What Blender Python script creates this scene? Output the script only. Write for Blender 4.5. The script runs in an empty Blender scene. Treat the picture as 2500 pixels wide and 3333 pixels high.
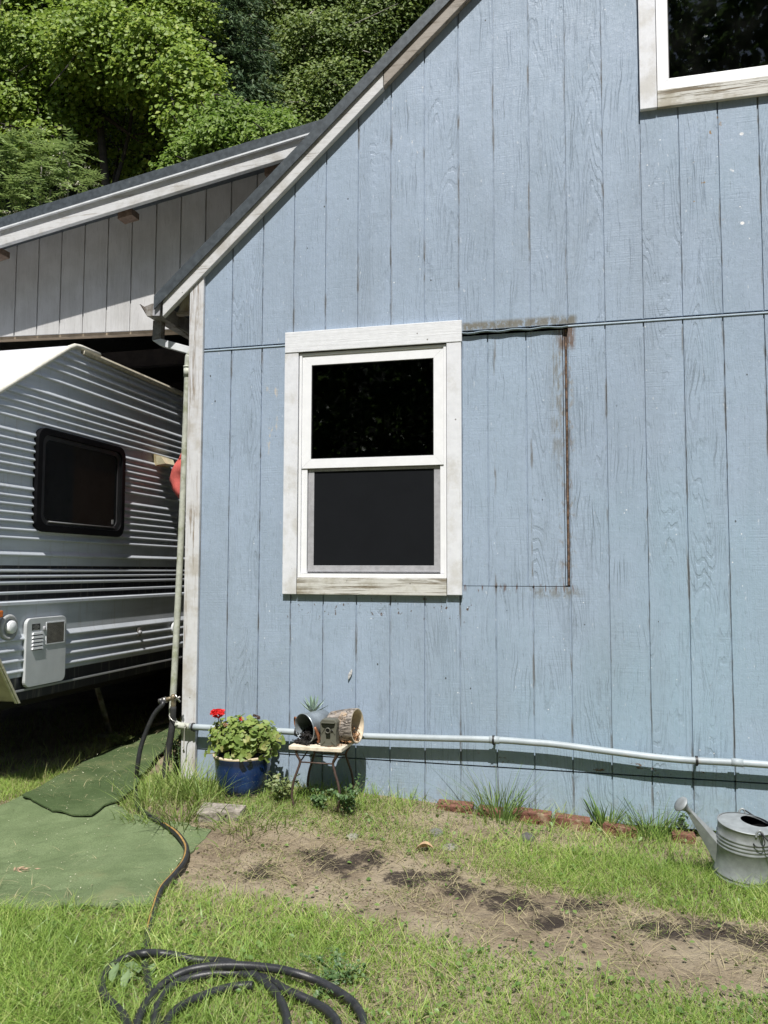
import bpy, bmesh, math, random
import numpy as np
from mathutils import Vector, Matrix

# ------------------------------------------------------------------ camera, sky, sun, exposure
SC = bpy.context.scene
COL = SC.collection
random.seed(7); RNG = np.random.default_rng(11)
CAM = Vector((2.15848, -4.64919, 1.38))
CR = Vector((0.96925, 0.246061, 0.0027585)); CU = Vector((0.014657, -0.068918, 0.997515)); CF = Vector((-0.24564, 0.966801, 0.0704054))
FL = 2690.0
cd = bpy.data.cameras.new('camera'); cam = bpy.data.objects.new('camera', cd); COL.objects.link(cam)
cd.sensor_fit = 'HORIZONTAL'; cd.sensor_width = 36.0; cd.lens = FL / 2500 * 36.0
cd.clip_start = 0.05; cd.clip_end = 500
M = Matrix.Identity(4)
for i in range(3):
    M[i][0], M[i][1], M[i][2], M[i][3] = CR[i], CU[i], -CF[i], CAM[i]
cam.matrix_world = M
SC.camera = cam
SUN = Vector((0.12, -0.62, 1.0)).normalized()
world = bpy.data.worlds.new('World'); SC.world = world; world.use_nodes = True
wt = world.node_tree
sky = wt.nodes.new('ShaderNodeTexSky'); sky.sky_type = 'NISHITA'; sky.sun_disc = False
sky.sun_elevation = math.asin(SUN.z); sky.sun_rotation = math.atan2(SUN.x, SUN.y)
bg = wt.nodes['Background']; bg.inputs[1].default_value = 0.075
wt.links.new(sky.outputs[0], bg.inputs[0])
sl = bpy.data.lights.new('sun', 'SUN'); sl.energy = 4.6; sl.angle = math.radians(0.53); sl.color = (1.0, 0.968, 0.92)
so = bpy.data.objects.new('sun', sl); COL.objects.link(so)
so.rotation_euler = (-SUN).to_track_quat('-Z', 'Y').to_euler(); so.location = (6, -10, 20)
SC.view_settings.view_transform = 'Standard'; SC.view_settings.look = 'None'
SC.view_settings.exposure = 0.42; SC.view_settings.gamma = 1.0
SC.cycles.max_bounces = 6; SC.cycles.transparent_max_bounces = 12
SC.cycles.diffuse_bounces = 3; SC.cycles.glossy_bounces = 3

# ------------------------------------------------------------------ measuring helpers (photo point -> place)
KD = 1.0 / 0.6636
def ray(u, v):
    return CF + CR * ((u * KD - 1250) / FL) - CU * ((v * KD - 1666.5) / FL)
def P(u, v, y):
    d = ray(u, v); return CAM + d * ((y - CAM.y) / d.y)
def PX(u, v, x):
    d = ray(u, v); return CAM + d * ((x - CAM.x) / d.x)
def sstep(t):
    t = np.clip(t, 0, 1); return t * t * (3 - 2 * t)
def zbase(x, y):
    x = np.asarray(x, float); y = np.asarray(y, float)
    a = 0.115 * (1 - sstep((x - 0.5) / 2.2))
    z = a * sstep((y + 1.25) / 1.0)
    z = z + np.minimum(np.maximum(0, y - 7.5) * 1.3, 60) + np.minimum(np.maximum(0, -23 - y) * 0.9, 14)
    return z
def zbump(x, y):
    x = np.asarray(x, float); y = np.asarray(y, float)
    w = np.clip((-0.04 - y) / 0.3, 0, 1)
    return w * (0.007 * np.sin(7.1 * x + 2.3 * y + 1.0) * np.sin(6.3 * y - 1.7 * x) + 0.005 * np.sin(17 * x + 5 * y) * np.sin(13 * y - 9 * x + 2) + 0.003 * np.sin(41 * x - 11 * y) * np.sin(37 * y + 6 * x))
def zg(x, y):
    return float(zbase(x, y) + zbump(x, y))
def G(u, v, dz=0.0):
    d = ray(u, v); z = 0.0
    for _ in range(12):
        p = CAM + d * ((z - CAM.z) / d.z); z = zg(p.x, p.y) + dz
    return p

# ------------------------------------------------------------------ object helpers
def tag(o, label=None, cat=None, group=None, kind=None):
    if label: o['label'] = label
    if cat: o['category'] = cat
    if group: o['group'] = group
    if kind: o['kind'] = kind
    return o
def empty(name, loc, label, cat, group=None):
    o = bpy.data.objects.new(name, None); COL.objects.link(o); o.location = loc; o.empty_display_size = 0.1
    return tag(o, label, cat, group)
class MB:
    def __init__(s): s.v = []; s.f = []; s.sm = []
    def add(s, vs, fs, smooth=False):
        n = len(s.v); s.v += [tuple(p) for p in vs]; s.f += [tuple(i + n for i in f) for f in fs]; s.sm += [smooth] * len(fs); return s
    def box(s, x0, x1, y0, y1, z0, z1):
        v = [(x0, y0, z0), (x1, y0, z0), (x1, y1, z0), (x0, y1, z0), (x0, y0, z1), (x1, y0, z1), (x1, y1, z1), (x0, y1, z1)]
        return s.add(v, [(0, 3, 2, 1), (4, 5, 6, 7), (0, 1, 5, 4), (1, 2, 6, 5), (2, 3, 7, 6), (3, 0, 4, 7)])
    def prism(s, poly, y0, y1):          # poly in (x,z), extruded along y
        n = len(poly); v = [(a, y0, b) for a, b in poly] + [(a, y1, b) for a, b in poly]
        return s.add(v, [tuple(range(n)), tuple(range(2 * n - 1, n - 1, -1))] + [(i, (i + 1) % n, n + (i + 1) % n, n + i) for i in range(n)])
    def prismx(s, poly, x0, x1):         # poly in (y,z), extruded along x
        n = len(poly); v = [(x0, a, b) for a, b in poly] + [(x1, a, b) for a, b in poly]
        return s.add(v, [tuple(range(n)), tuple(range(2 * n - 1, n - 1, -1))] + [(i, (i + 1) % n, n + (i + 1) % n, n + i) for i in range(n)])
    def tube(s, pts, r, seg=10, cap=True, smooth=True):
        pts = [Vector(p) for p in pts]; n = len(pts)
        rs = r if hasattr(r, '__len__') else [r] * n
        t0 = (pts[1] - pts[0]).normalized(); up = Vector((0, 0, 1)) if abs(t0.z) < 0.9 else Vector((1, 0, 0))
        a = t0.cross(up).normalized(); vs = []; fs = []
        for i, p in enumerate(pts):
            t = (pts[min(i + 1, n - 1)] - pts[max(i - 1, 0)]).normalized()
            a = (a - t * a.dot(t)).normalized(); b = t.cross(a)
            for k in range(seg):
                q = 2 * math.pi * k / seg; vs.append(p + (a * math.cos(q) + b * math.sin(q)) * rs[i])
        for i in range(n - 1):
            for k in range(seg):
                k2 = (k + 1) % seg; fs.append((i * seg + k, i * seg + k2, (i + 1) * seg + k2, (i + 1) * seg + k))
        s.add(vs, fs, smooth)
        if cap:
            m = len(s.v) - len(vs)
            s.f.append(tuple(m + k for k in range(seg - 1, -1, -1))); s.sm.append(False)
            s.f.append(tuple(m + (n - 1) * seg + k for k in range(seg))); s.sm.append(False)
        return s
    def lathe(s, prof, c=(0, 0, 0), axis=(0, 0, 1), seg=28, smooth=True, wob=0.0):
        ax = Vector(axis).normalized(); up = Vector((0, 0, 1)) if abs(ax.z) < 0.9 else Vector((0, 1, 0))
        a = up.cross(ax).normalized(); b = ax.cross(a); c = Vector(c); vs = []; fs = []
        for j, (r, h) in enumerate(prof):
            for k in range(seg):
                q = 2 * math.pi * k / seg; rr = r * (1 + (random.uniform(-wob, wob) if wob else 0))
                vs.append(c + ax * h + (a * math.cos(q) + b * math.sin(q)) * rr)
        for j in range(len(prof) - 1):
            for k in range(seg):
                k2 = (k + 1) % seg; fs.append((j * seg + k, j * seg + k2, (j + 1) * seg + k2, (j + 1) * seg + k))
        return s.add(vs, fs, smooth)
    def build(s, name, mat, parent=None, bevel=0.0, xf=None):
        me = bpy.data.meshes.new(name); vs = s.v
        if xf is not None: vs = [xf @ Vector(p) for p in vs]
        off = parent.matrix_basis.translation.copy() if parent is not None and parent.parent is None and parent.type == 'EMPTY' else Vector((0, 0, 0))
        if parent is not None:
            q = parent; off = Vector((0, 0, 0))
            while q is not None: off += q.location; q = q.parent
        vs = [Vector(p) - off for p in vs]
        me.from_pydata([tuple(p) for p in vs], [], s.f); me.polygons.foreach_set('use_smooth', s.sm)
        if mat: me.materials.append(mat)
        bm = bmesh.new(); bm.from_mesh(me); bmesh.ops.recalc_face_normals(bm, faces=bm.faces)
        if bevel > 0:
            es = [e for e in bm.edges if len(e.link_faces) == 2 and e.calc_face_angle(0) > 0.6]
            bmesh.ops.bevel(bm, geom=es, offset=bevel, segments=2, affect='EDGES', profile=0.6, clamp_overlap=True)
        bm.to_mesh(me); bm.free(); me.update()
        o = bpy.data.objects.new(name, me); COL.objects.link(o)
        if parent is not None: o.parent = parent
        return o
def fastmesh(name, verts, tris, mat, parent=None, quads=False, smooth=False):
    me = bpy.data.meshes.new(name); k = 4 if quads else 3
    verts = np.asarray(verts, np.float32); tris = np.asarray(tris, np.int32)
    if parent is not None:
        off = Vector((0, 0, 0)); q = parent
        while q is not None: off += q.location; q = q.parent
        verts = verts - np.array(off, np.float32)
    me.vertices.add(len(verts)); me.vertices.foreach_set('co', verts.ravel())
    me.loops.add(tris.size); me.loops.foreach_set('vertex_index', tris.ravel())
    me.polygons.add(len(tris)); me.polygons.foreach_set('loop_start', np.arange(0, tris.size, k, dtype=np.int32))
    me.polygons.foreach_set('loop_total', np.full(len(tris), k, np.int32))
    if smooth: me.polygons.foreach_set('use_smooth', np.ones(len(tris), bool))
    me.update(calc_edges=True); me.validate()
    if mat: me.materials.append(mat)
    o = bpy.data.objects.new(name, me); COL.objects.link(o)
    if parent is not None: o.parent = parent
    return o
def crom(pts, n=8):
    p = [Vector(q) for q in pts]; p = [p[0] * 2 - p[1]] + p + [p[-1] * 2 - p[-2]]; out = []
    for i in range(1, len(p) - 2):
        for k in range(n):
            t = k / n; a, b, c, d = p[i - 1], p[i], p[i + 1], p[i + 2]
            out.append(0.5 * ((2 * b) + (c - a) * t + (2 * a - 5 * b + 4 * c - d) * t * t + (3 * b - a - 3 * c + d) * t ** 3))
    out.append(p[-2]); return out

# ------------------------------------------------------------------ materials
class NT:
    def __init__(s, name):
        s.m = bpy.data.materials.new(name); s.m.use_nodes = True; s.t = s.m.node_tree; s.b = s.t.nodes['Principled BSDF']
        s.out = s.t.nodes['Material Output']; s.geo = None
    def n(s, ty): return s.t.nodes.new(ty)
    def L(s, a, b): s.t.links.new(a, b)
    def _in(s, sock, val):
        if hasattr(val, 'is_output') or isinstance(val, bpy.types.NodeSocket): s.L(val, sock)
        else: sock.default_value = val
    def pos(s):
        if s.geo is None: s.geo = s.n('ShaderNodeNewGeometry')
        return s.geo.outputs['Position']
    def rnd(s):
        s.pos(); return s.geo.outputs['Random Per Island']
    def xyz(s, v=None):
        q = s.n('ShaderNodeSeparateXYZ'); s.L(v or s.pos(), q.inputs[0]); return q.outputs
    def comb(s, x, y, z):
        q = s.n('ShaderNodeCombineXYZ')
        for i, k in enumerate((x, y, z)): s._in(q.inputs[i], k)
        return q.outputs[0]
    def mth(s, op, a, b=0.0, c=0.0):
        q = s.n('ShaderNodeMath'); q.operation = op; s._in(q.inputs[0], a); s._in(q.inputs[1], b); s._in(q.inputs[2], c); return q.outputs[0]
    def scale(s, v, sc):
        q = s.n('ShaderNodeVectorMath'); q.operation = 'MULTIPLY'; s.L(v, q.inputs[0]); q.inputs[1].default_value = sc; return q.outputs[0]
    def vadd(s, a, b):
        q = s.n('ShaderNodeVectorMath'); q.operation = 'ADD'; s.L(a, q.inputs[0]); s._in(q.inputs[1], b); return q.outputs[0]
    def noise(s, sc=(1, 1, 1), scale=1.0, detail=4, rough=0.55, vec=None, dist=0.0):
        q = s.n('ShaderNodeTexNoise'); q.inputs['Scale'].default_value = scale; q.inputs['Detail'].default_value = detail
        q.inputs['Roughness'].default_value = rough; q.inputs['Distortion'].default_value = dist
        s.L(s.scale(vec or s.pos(), sc), q.inputs['Vector']); return q.outputs['Fac']
    def voro(s, sc=(1, 1, 1), scale=1.0, vec=None, feat='F1', out='Distance'):
        q = s.n('ShaderNodeTexVoronoi'); q.feature = feat; q.inputs['Scale'].default_value = scale
        s.L(s.scale(vec or s.pos(), sc), q.inputs['Vector']); return q.outputs[out]
    def rng(s, v, a, b, c=0.0, d=1.0, smooth=True):
        q = s.n('ShaderNodeMapRange'); q.interpolation_type = 'SMOOTHSTEP' if smooth else 'LINEAR'
        s._in(q.inputs[0], v)
        for i, k in zip((1, 2, 3, 4), (a, b, c, d)): q.inputs[i].default_value = k
        return q.outputs[0]
    def mix(s, f, a, b):
        q = s.n('ShaderNodeMix'); q.data_type = 'RGBA'; s._in(q.inputs[0], f)
        for sock, k in ((q.inputs[6], a), (q.inputs[7], b)):
            if isinstance(k, tuple): sock.default_value = (*k[:3], 1)
            else: s.L(k, sock)
        return q.outputs[2]
    def mul(s, *a):
        r = a[0]
        for k in a[1:]: r = s.mth('MULTIPLY', r, k)
        return r
    def band(s, v, lo, hi, e):
        return s.mul(s.rng(v, lo - e, lo + e), s.rng(v, hi - e, hi + e, 1.0, 0.0))
    def bump(s, h, st=0.3, d=0.01, nrm=None):
        q = s.n('ShaderNodeBump'); q.inputs['Strength'].default_value = st; q.inputs['Distance'].default_value = d; s.L(h, q.inputs['Height'])
        if nrm is not None: s.L(nrm, q.inputs['Normal'])
        return q.outputs[0]
    def done(s, col=None, rough=0.7, nrm=None, metal=0.0, spec=0.5):
        if col is not None:
            if isinstance(col, tuple): s.b.inputs['Base Color'].default_value = (*col[:3], 1)
            else: s.L(col, s.b.inputs['Base Color'])
        s._in(s.b.inputs['Roughness'], rough); s._in(s.b.inputs['Metallic'], metal); s.b.inputs['Specular IOR Level'].default_value = spec
        if nrm is not None: s.L(nrm, s.b.inputs['Normal'])
        return s.m

def mat_siding(name, base, alt, crack, grain=1.0, stains=True, edge=True, wear=0.8, white=True):
    n = NT(name); x, y, z = n.xyz()
    bi = n.mth('FLOOR', n.mth('DIVIDE', n.mth('ADD', x, 20.32), 0.2032))
    sh = n.mth('MULTIPLY', n.mth('FRACT', n.mth('MULTIPLY', n.mth('SINE', n.mth('MULTIPLY', bi, 12.9898)), 43758.5)), 7.0)
    xs = n.mth('ADD', x, n.mth('MULTIPLY', sh, 0.37))
    v = n.comb(xs, y, n.mth('ADD', z, sh))
    warp = n.noise((1.3, 1, 0.55), 2.2, 3, vec=v)
    wv = n.comb(n.mth('ADD', xs, n.mth('MULTIPLY', warp, 0.15)), y, n.mth('ADD', z, sh))
    g1 = n.noise((165, 1, 1.9), 1.0, 5, 0.62, vec=wv)
    g2 = n.noise((34, 1, 1.0), 1.0, 3, 0.6, vec=wv)
    saw = n.noise((3.0, 1, 120), 1.0, 3, 0.6, vec=v)
    pimp = n.noise((1, 1, 1), 110, 3, 0.6)
    lump = n.noise((1, 1, 0.7), 34, 4, 0.6, vec=v)
    low = n.noise((0.9, 1, 0.5), 1.6, 4, 0.6)
    low2 = n.noise((1.2, 1, 0.9), 4.2, 4, 0.6, vec=v)
    col = n.mix(n.rng(low2, 0.32, 0.68), base, alt)
    col = n.mix(n.mul(n.rng(low, 0.42, 0.66), 0.35), col, tuple(k * 0.78 for k in alt))
    if stains: col = n.mix(n.mul(n.rng(n.noise((0.5, 1, 0.4), 1.3, 3, 0.6), 0.38, 0.68), n.rng(n.mth('SUBTRACT', x, n.mul(z, 0.25)), 0.2, 2.4), 0.45), col, (0.275, 0.415, 0.500))
    col = n.mix(n.rng(g2, 0.3, 0.7, 0.0, 0.20), col, tuple(k * 1.12 for k in base))
    # weathered hairline checks along the grain
    wz = n.noise((1.6, 1, 0.9), 1.7, 3, 0.6, vec=v)
    hb = n.mth('FRACT', n.mth('MULTIPLY', n.mth('SINE', n.mth('MULTIPLY', bi, 78.233)), 9631.7))
    wmask = n.rng(n.mth('ADD', wz, n.rng(x, -0.2, 3.0, -0.05, 0.17, False)), 0.42, 0.62)
    ck = n.mul(n.rng(g1, 0.565, 0.63), wmask, n.rng(hb, 0.1, 0.8, 0.15, 1.0), n.rng(n.noise((6, 1, 2.6), 1.0, 5, 0.65, vec=v), 0.43, 0.60), wear)
    col = n.mix(n.mul(ck, 0.72), col, crack)
    fld = n.noise((4.2, 1, 0.55), 1.0, 2, 0.45, vec=v)
    cath = n.mth('ABSOLUTE', n.mth('SUBTRACT', n.mth('FRACT', n.mth('ADD', n.mth('MULTIPLY', fld, 34.0), n.mul(n.noise((60, 1, 7), 1.0, 3, vec=v), 0.9))), 0.5))
    cg = n.mul(n.rng(cath, 0.10, 0.22, 1.0, 0.0), n.rng(n.mth('FRACT', n.mth('MULTIPLY', hb, 7.3)), 0.35, 0.6), n.rng(n.noise((5, 1, 2.2), 1.0, 4, 0.65, vec=n.vadd(v, (5.1, 0, 2.7))), 0.42, 0.6), wear)
    col = n.mix(n.mul(cg, 0.19), col, crack)
    fine = n.mul(n.rng(n.noise((240, 1, 9), 1.0, 3, 0.6, vec=wv), 0.58, 0.68), 0.55 * wear)
    col = n.mix(fine, col, crack)
    fleck = n.mul(n.rng(n.noise((60, 1, 20), 1.0, 2, vec=v), 0.68, 0.74), 0.55)
    if white:
        col = n.mix(n.mul(fleck, n.rng(low, 0.35, 0.6)), col, (0.66, 0.70, 0.74))
        spk = n.mul(n.rng(n.voro((1, 1, 1), 17), 0.045, 0.07, 1.0, 0.0), n.rng(n.noise((1, 1, 1), 2.3, 2), 0.5, 0.62))
        col = n.mix(spk, col, (0.75, 0.78, 0.8))
        dk = n.rng(n.voro((1, 1, 0.7), 8.7, n.vadd(n.pos(), (3.3, 0, 1.7))), 0.03, 0.045, 1.0, 0.0)
        col = n.mix(n.mul(dk, n.rng(n.noise((1, 1, 1), 3.1, 2), 0.46, 0.55)), col, (0.05, 0.055, 0.055))
    # grooves collect dirt
    if edge:
        fr = n.mth('FRACT', n.mth('DIVIDE', n.mth('ADD', x, 20.32), 0.2032))
        ed = n.mth('MINIMUM', fr, n.mth('SUBTRACT', 1.0, fr))
        gd = n.mul(n.rng(ed, 0.022, 0.045, 1.0, 0.0), n.rng(n.noise((30, 1, 3.2), 1.0, 3, 0.7), 0.5, 0.64), 0.75)
        col = n.mix(gd, col, (0.13, 0.12, 0.105))
    if stains:
        nz = n.noise((26, 1, 18), 1.0, 4, 0.65); nb = n.noise((60, 1, 9), 1.0, 4, 0.65)
        rust = (0.15, 0.07, 0.035); grime = (0.16, 0.15, 0.12)
        # seam of the filled opening
        m1 = n.mul(n.band(x, 1.992, 2.048, 0.010), n.band(z, 1.28, 2.76, 0.05)); col = n.mix(n.mul(m1, n.rng(nb, 0.54, 0.62), 0.6), col, (0.12, 0.07, 0.045))
        m1c = n.mul(n.band(x, 1.975, 2.06, 0.015), n.band(z, 1.26, 2.77, 0.05)); col = n.mix(n.mul(m1c, n.rng(nz, 0.52, 0.62), 0.55), col, (0.22, 0.20, 0.165))
        m1d = n.mul(n.band(x, 1.98, 2.07, 0.015), n.band(z, 2.62, 2.76, 0.03)); col = n.mix(n.mul(m1d, n.rng(nb, 0.38, 0.5), 0.9), col, (0.13, 0.075, 0.045))
        m1b = n.mul(n.band(x, 1.94, 2.0, 0.02), n.band(z, 2.0, 2.75, 0.2)); col = n.mix(n.mul(m1b, n.rng(nb, 0.42, 0.6), 0.7), col, grime)
        m2 = n.mul(n.band(x, 1.44, 2.08, 0.02), n.band(z, 2.755, 2.805, 0.014)); col = n.mix(n.mul(m2, n.rng(nz, 0.33, 0.52), 0.95), col, grime)
        m3 = n.mul(n.band(x, 1.44, 2.05, 0.02), n.band(z, 1.262, 1.305, 0.012)); col = n.mix(n.mul(m3, n.rng(nb, 0.55, 0.63), 0.8), col, (0.12, 0.065, 0.04))
        m3b = n.mul(n.band(x, 1.8, 2.08, 0.05), n.band(z, 1.235, 1.29, 0.02)); col = n.mix(n.mul(m3b, n.rng(nz, 0.4, 0.6), 0.6), col, grime)
        m4 = n.mul(n.band(z, 1.1, 1.235, 0.06), n.band(x, 0.35, 1.5, 0.03), n.rng(n.noise((40, 1, 26), 1.0, 3), 0.63, 0.67)); col = n.mix(m4, col, (0.10, 0.07, 0.055))
        # chalky run of chipped paint high on the wall, bare patch left of the window
        m5 = n.mul(n.band(x, 0.98, 1.24, 0.04), n.band(z, 3.45, 4.45, 0.15), n.rng(n.noise((30, 1, 10), 1.0, 4, 0.7), 0.63, 0.68), 0.8); col = n.mix(m5, col, (0.68, 0.69, 0.68))
        m6 = n.mul(n.band(x, 0.23, 0.31, 0.02), n.band(z, 2.1, 2.5, 0.06), n.rng(n.noise((22, 1, 7), 1.0, 4, 0.7), 0.57, 0.63)); col = n.mix(m6, col, (0.5, 0.47, 0.42))
        # damp green tint and splash near the ground
        m7 = n.mul(n.rng(z, 0.06, 0.32, 1.0, 0.0), n.rng(n.noise((4, 1, 3), 1.5, 4), 0.35, 0.7), 0.45); col = n.mix(m7, col, (0.27, 0.37, 0.36))
        m7b = n.mul(n.rng(z, 0.05, 0.28, 1.0, 0.0), n.rng(n.noise((18, 1, 12), 1.0, 5, 0.7), 0.50, 0.66), 0.45); col = n.mix(m7b, col, (0.22, 0.21, 0.17))
        m7c = n.mul(n.rng(n.noise((1.1, 1, 0.45), 1.0, 5, 0.65, vec=n.vadd(n.pos(), (7.7, 0, 3.1))), 0.48, 0.66), 0.30); col = n.mix(m7c, col, (0.24, 0.285, 0.335))
        m8 = n.mul(n.band(z, 0.30, 0.37, 0.02), n.rng(n.noise((7, 1, 20), 1.0, 4, 0.7), 0.6, 0.64), n.rng(x, 0.9, 1.2)); col = n.mix(m8, col, (0.14, 0.09, 0.06))
        m9 = n.mul(n.band(x, 2.9, 3.03, 0.02), n.band(z, 3.0, 4.2, 0.1), n.rng(n.voro((1, 1, 1.2), 14), 0.13, 0.17, 1.0, 0.0), n.rng(n.noise((1, 1, 1), 5, 2), 0.55, 0.6)); col = n.mix(m9, col, (0.8, 0.8, 0.8))
        m10 = n.mul(n.band(x, 2.66, 2.86, 0.03), n.band(z, 3.3, 3.9, 0.1), n.rng(n.noise((1, 1, 1), 24, 3), 0.66, 0.7)); col = n.mix(m10, col, (0.26, 0.17, 0.08))
    h = n.mth('ADD', n.mul(g1, 0.55), n.mth('ADD', n.mul(saw, n.rng(n.noise((2.5, 1, 2.5), 1.0, 3, vec=v), 0.4, 0.7), 0.32), n.mth('ADD', n.mul(pimp, 0.16), n.mul(lump, 0.45))))
    h = n.mth('SUBTRACT', h, n.mth('ADD', n.mul(ck, 0.9), n.mul(cg, 0.5)))
    return n.done(col, n.rng(low2, 0.3, 0.7, 0.42, 0.62), n.bump(h, 0.5 * grain, 0.010), spec=0.42)

def mat_wood(name, paint, bare, axis='z', wear=0.5, grime=None, rough=0.6):
    n = NT(name); x, y, z = n.xyz()
    s1 = {'z': (70, 70, 2.5), 'x': (2.5, 70, 70), 'y': (70, 2.5, 70)}[axis]
    s2 = {'z': (18, 18, 1.4), 'x': (1.4, 18, 18), 'y': (18, 1.4, 18)}[axis]
    g = n.noise(s1, 1.0, 5, 0.65); g2 = n.noise(s2, 1.0, 4, 0.6); lo = n.noise((1, 1, 1), 3.1, 4, 0.6); sp = n.noise((1, 1, 1), 26, 3, 0.6)
    k = 0.66 - 0.2 * wear
    m = n.mul(n.rng(g, k, k + 0.09), n.rng(n.mth('ADD', n.mul(g2, 0.6), n.mul(lo, 0.4)), 0.60 - 0.2 * wear, 0.68 - 0.1 * wear))
    col = n.mix(n.rng(sp, 0.35, 0.7, 0, 0.35), paint, tuple(q * 0.82 for q in paint))
    if grime: col = n.mix(n.mul(n.rng(n.noise((1, 1, 1), 5.3, 5, 0.65), 0.46, 0.68), 0.75), col, grime)
    col = n.mix(m, col, bare)
    col = n.mix(n.rng(n.voro((1, 1, 1), 9.5), 0.035, 0.055, 0.8, 0.0), col, (0.10, 0.085, 0.07))
    h = n.mth('SUBTRACT', n.mth('ADD', n.mul(g, 0.7), n.mul(sp, 0.4)), n.mul(m, 0.6))
    return n.done(col, rough, n.bump(h, 0.45, 0.006), spec=0.35)

def mat_simple(name, col, rough=0.5, metal=0.0, var=0.15, sc=14.0, bump=0.0, bsc=60.0, dirt=None, dirt_lo=0.55, spec=0.5):
    n = NT(name); a = n.noise((1, 1, 1), sc, 4, 0.6)
    c = n.mix(n.rng(a, 0.3, 0.7), tuple(k * (1 - var) for k in col), tuple(min(1, k * (1 + var)) for k in col))
    if dirt: c = n.mix(n.mul(n.rng(n.noise((1, 1, 1), sc * 0.6, 5, 0.65), dirt_lo, dirt_lo + 0.14), 0.8), c, dirt)
    nr = n.bump(n.noise((1, 1, 1), bsc, 4, 0.6), bump, 0.006) if bump else None
    return n.done(c, rough, nr, metal, spec)

def mat_leaf(name, c1, c2, c3=None, rough=0.45, trans=0.35, spec=0.4, trc=None):
    n = NT(name); r = n.rnd()
    col = n.mix(n.rng(r, 0.0, 0.75, smooth=False), c1, c2)
    if c3: col = n.mix(n.rng(r, 0.8, 1.0, smooth=False), col, c3)
    lo = n.noise((1, 1, 1), 1.1, 2); col = n.mix(n.rng(lo, 0.35, 0.65, 0.0, 0.4), col, tuple(k * 0.7 for k in c1))
    n.done(col, rough, spec=spec)
    if trans > 0:
        t = n.n('ShaderNodeBsdfTranslucent'); mx = n.n('ShaderNodeMixShader'); mx.inputs[0].default_value = trans
        tc = n.mix(0.5, col, trc or tuple(min(1, k * 1.5) for k in c2)); n.L(tc, t.inputs[0])
        n.L(n.b.outputs[0], mx.inputs[1]); n.L(t.outputs[0], mx.inputs[2]); n.L(mx.outputs[0], n.out.inputs[0])
    return n.m

def mat_glass(name, tint, gl=1.0, dust=0.0):
    n = NT(name); n.t.nodes.remove(n.b)
    tr = n.n('ShaderNodeBsdfTransparent'); tr.inputs[0].default_value = (*tint, 1)
    g = n.n('ShaderNodeBsdfGlossy'); g.inputs['Roughness'].default_value = 0.015; g.inputs[0].default_value = (gl, gl, gl, 1)
    fr = n.n('ShaderNodeFresnel'); fr.inputs[0].default_value = 1.5
    mx = n.n('ShaderNodeMixShader'); n.L(fr.outputs[0], mx.inputs[0]); n.L(tr.outputs[0], mx.inputs[1]); n.L(g.outputs[0], mx.inputs[2])
    last = mx.outputs[0]
    if dust > 0:
        d = n.n('ShaderNodeBsdfDiffuse'); d.inputs[0].default_value = (0.5, 0.5, 0.48, 1); m2 = n.n('ShaderNodeMixShader')
        sp = n.mth('ADD', n.mul(n.rng(n.voro((1, 1, 1), 55), 0.06, 0.1, 1, 0), n.rng(n.noise((1, 1, 1), 9, 3), 0.58, 0.66), 0.5), n.mul(n.rng(n.noise((1, 1, 1), 5, 5), 0.4, 0.8), dust))
        n.L(sp, m2.inputs[0]); n.L(last, m2.inputs[1]); n.L(d.outputs[0], m2.inputs[2]); last = m2.outputs[0]
    n.L(last, n.out.inputs[0]); return n.m

WHITE = (0.66, 0.665, 0.68); BARE = (0.25, 0.215, 0.17)
MT = {}
MT['blue'] = mat_siding('blue_painted_siding', (0.325, 0.402, 0.508), (0.283, 0.356, 0.448), (0.100, 0.120, 0.136))
MT['whiteside'] = mat_siding('white_painted_siding', (0.58, 0.575, 0.57), (0.46, 0.455, 0.445), (0.14, 0.12, 0.10), grain=0.6, stains=False, edge=False, wear=0.5, white=False)
MT['post'] = mat_wood('weathered_white_post', (0.60, 0.605, 0.62), (0.24, 0.19, 0.14), 'z', 0.75, (0.40, 0.37, 0.32))
MT['trim_z'] = mat_wood('white_trim_upright', (0.69, 0.705, 0.74), (0.36, 0.33, 0.29), 'z', 0.42, (0.50, 0.49, 0.46))
MT['trim_x'] = mat_wood('white_trim_level', (0.70, 0.715, 0.74), (0.40, 0.37, 0.33), 'x', 0.12)
MT['sill'] = mat_wood('weathered_sill', (0.58, 0.575, 0.54), (0.15, 0.12, 0.075), 'x', 0.95, (0.30, 0.27, 0.19))
MT['fascia'] = mat_wood('white_fascia', (0.58, 0.585, 0.59), (0.28, 0.245, 0.20), 'x', 0.55, (0.38, 0.365, 0.33))
MT['fascia_old'] = mat_wood('bare_grey_fascia', (0.31, 0.28, 0.245), (0.15, 0.12, 0.09), 'x', 0.85, (0.22, 0.19, 0.155))
MT['vinyl'] = mat_simple('white_vinyl', (0.80, 0.81, 0.83), 0.35, var=0.03)
MT['gasket'] = mat_simple('dark_gasket', (0.02, 0.02, 0.022), 0.5)
MT['glass'] = mat_glass('window_glass', (0.55, 0.6, 0.6), 1.0)
MT['glass_dusty'] = mat_glass('dusty_window_glass', (0.5, 0.55, 0.55), 1.0, 0.012)
MT['screen'] = mat_simple('insect_screen_mesh', (0.0095, 0.0105, 0.0125), 0.9, var=0.06, sc=5, spec=0.08)
MT['screenframe'] = mat_simple('grey_screen_frame', (0.36, 0.36, 0.38), 0.45, var=0.12, sc=30)
MT['roofmetal'] = mat_simple('dark_galvanised_roof', (0.075, 0.088, 0.098), 0.42, 0.25, var=0.25, sc=30, dirt=(0.17, 0.18, 0.18), dirt_lo=0.60, bump=0.1)
MT['dark'] = mat_simple('unlit_dark_wood', (0.03, 0.022, 0.018), 0.9, var=0.3)
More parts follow.
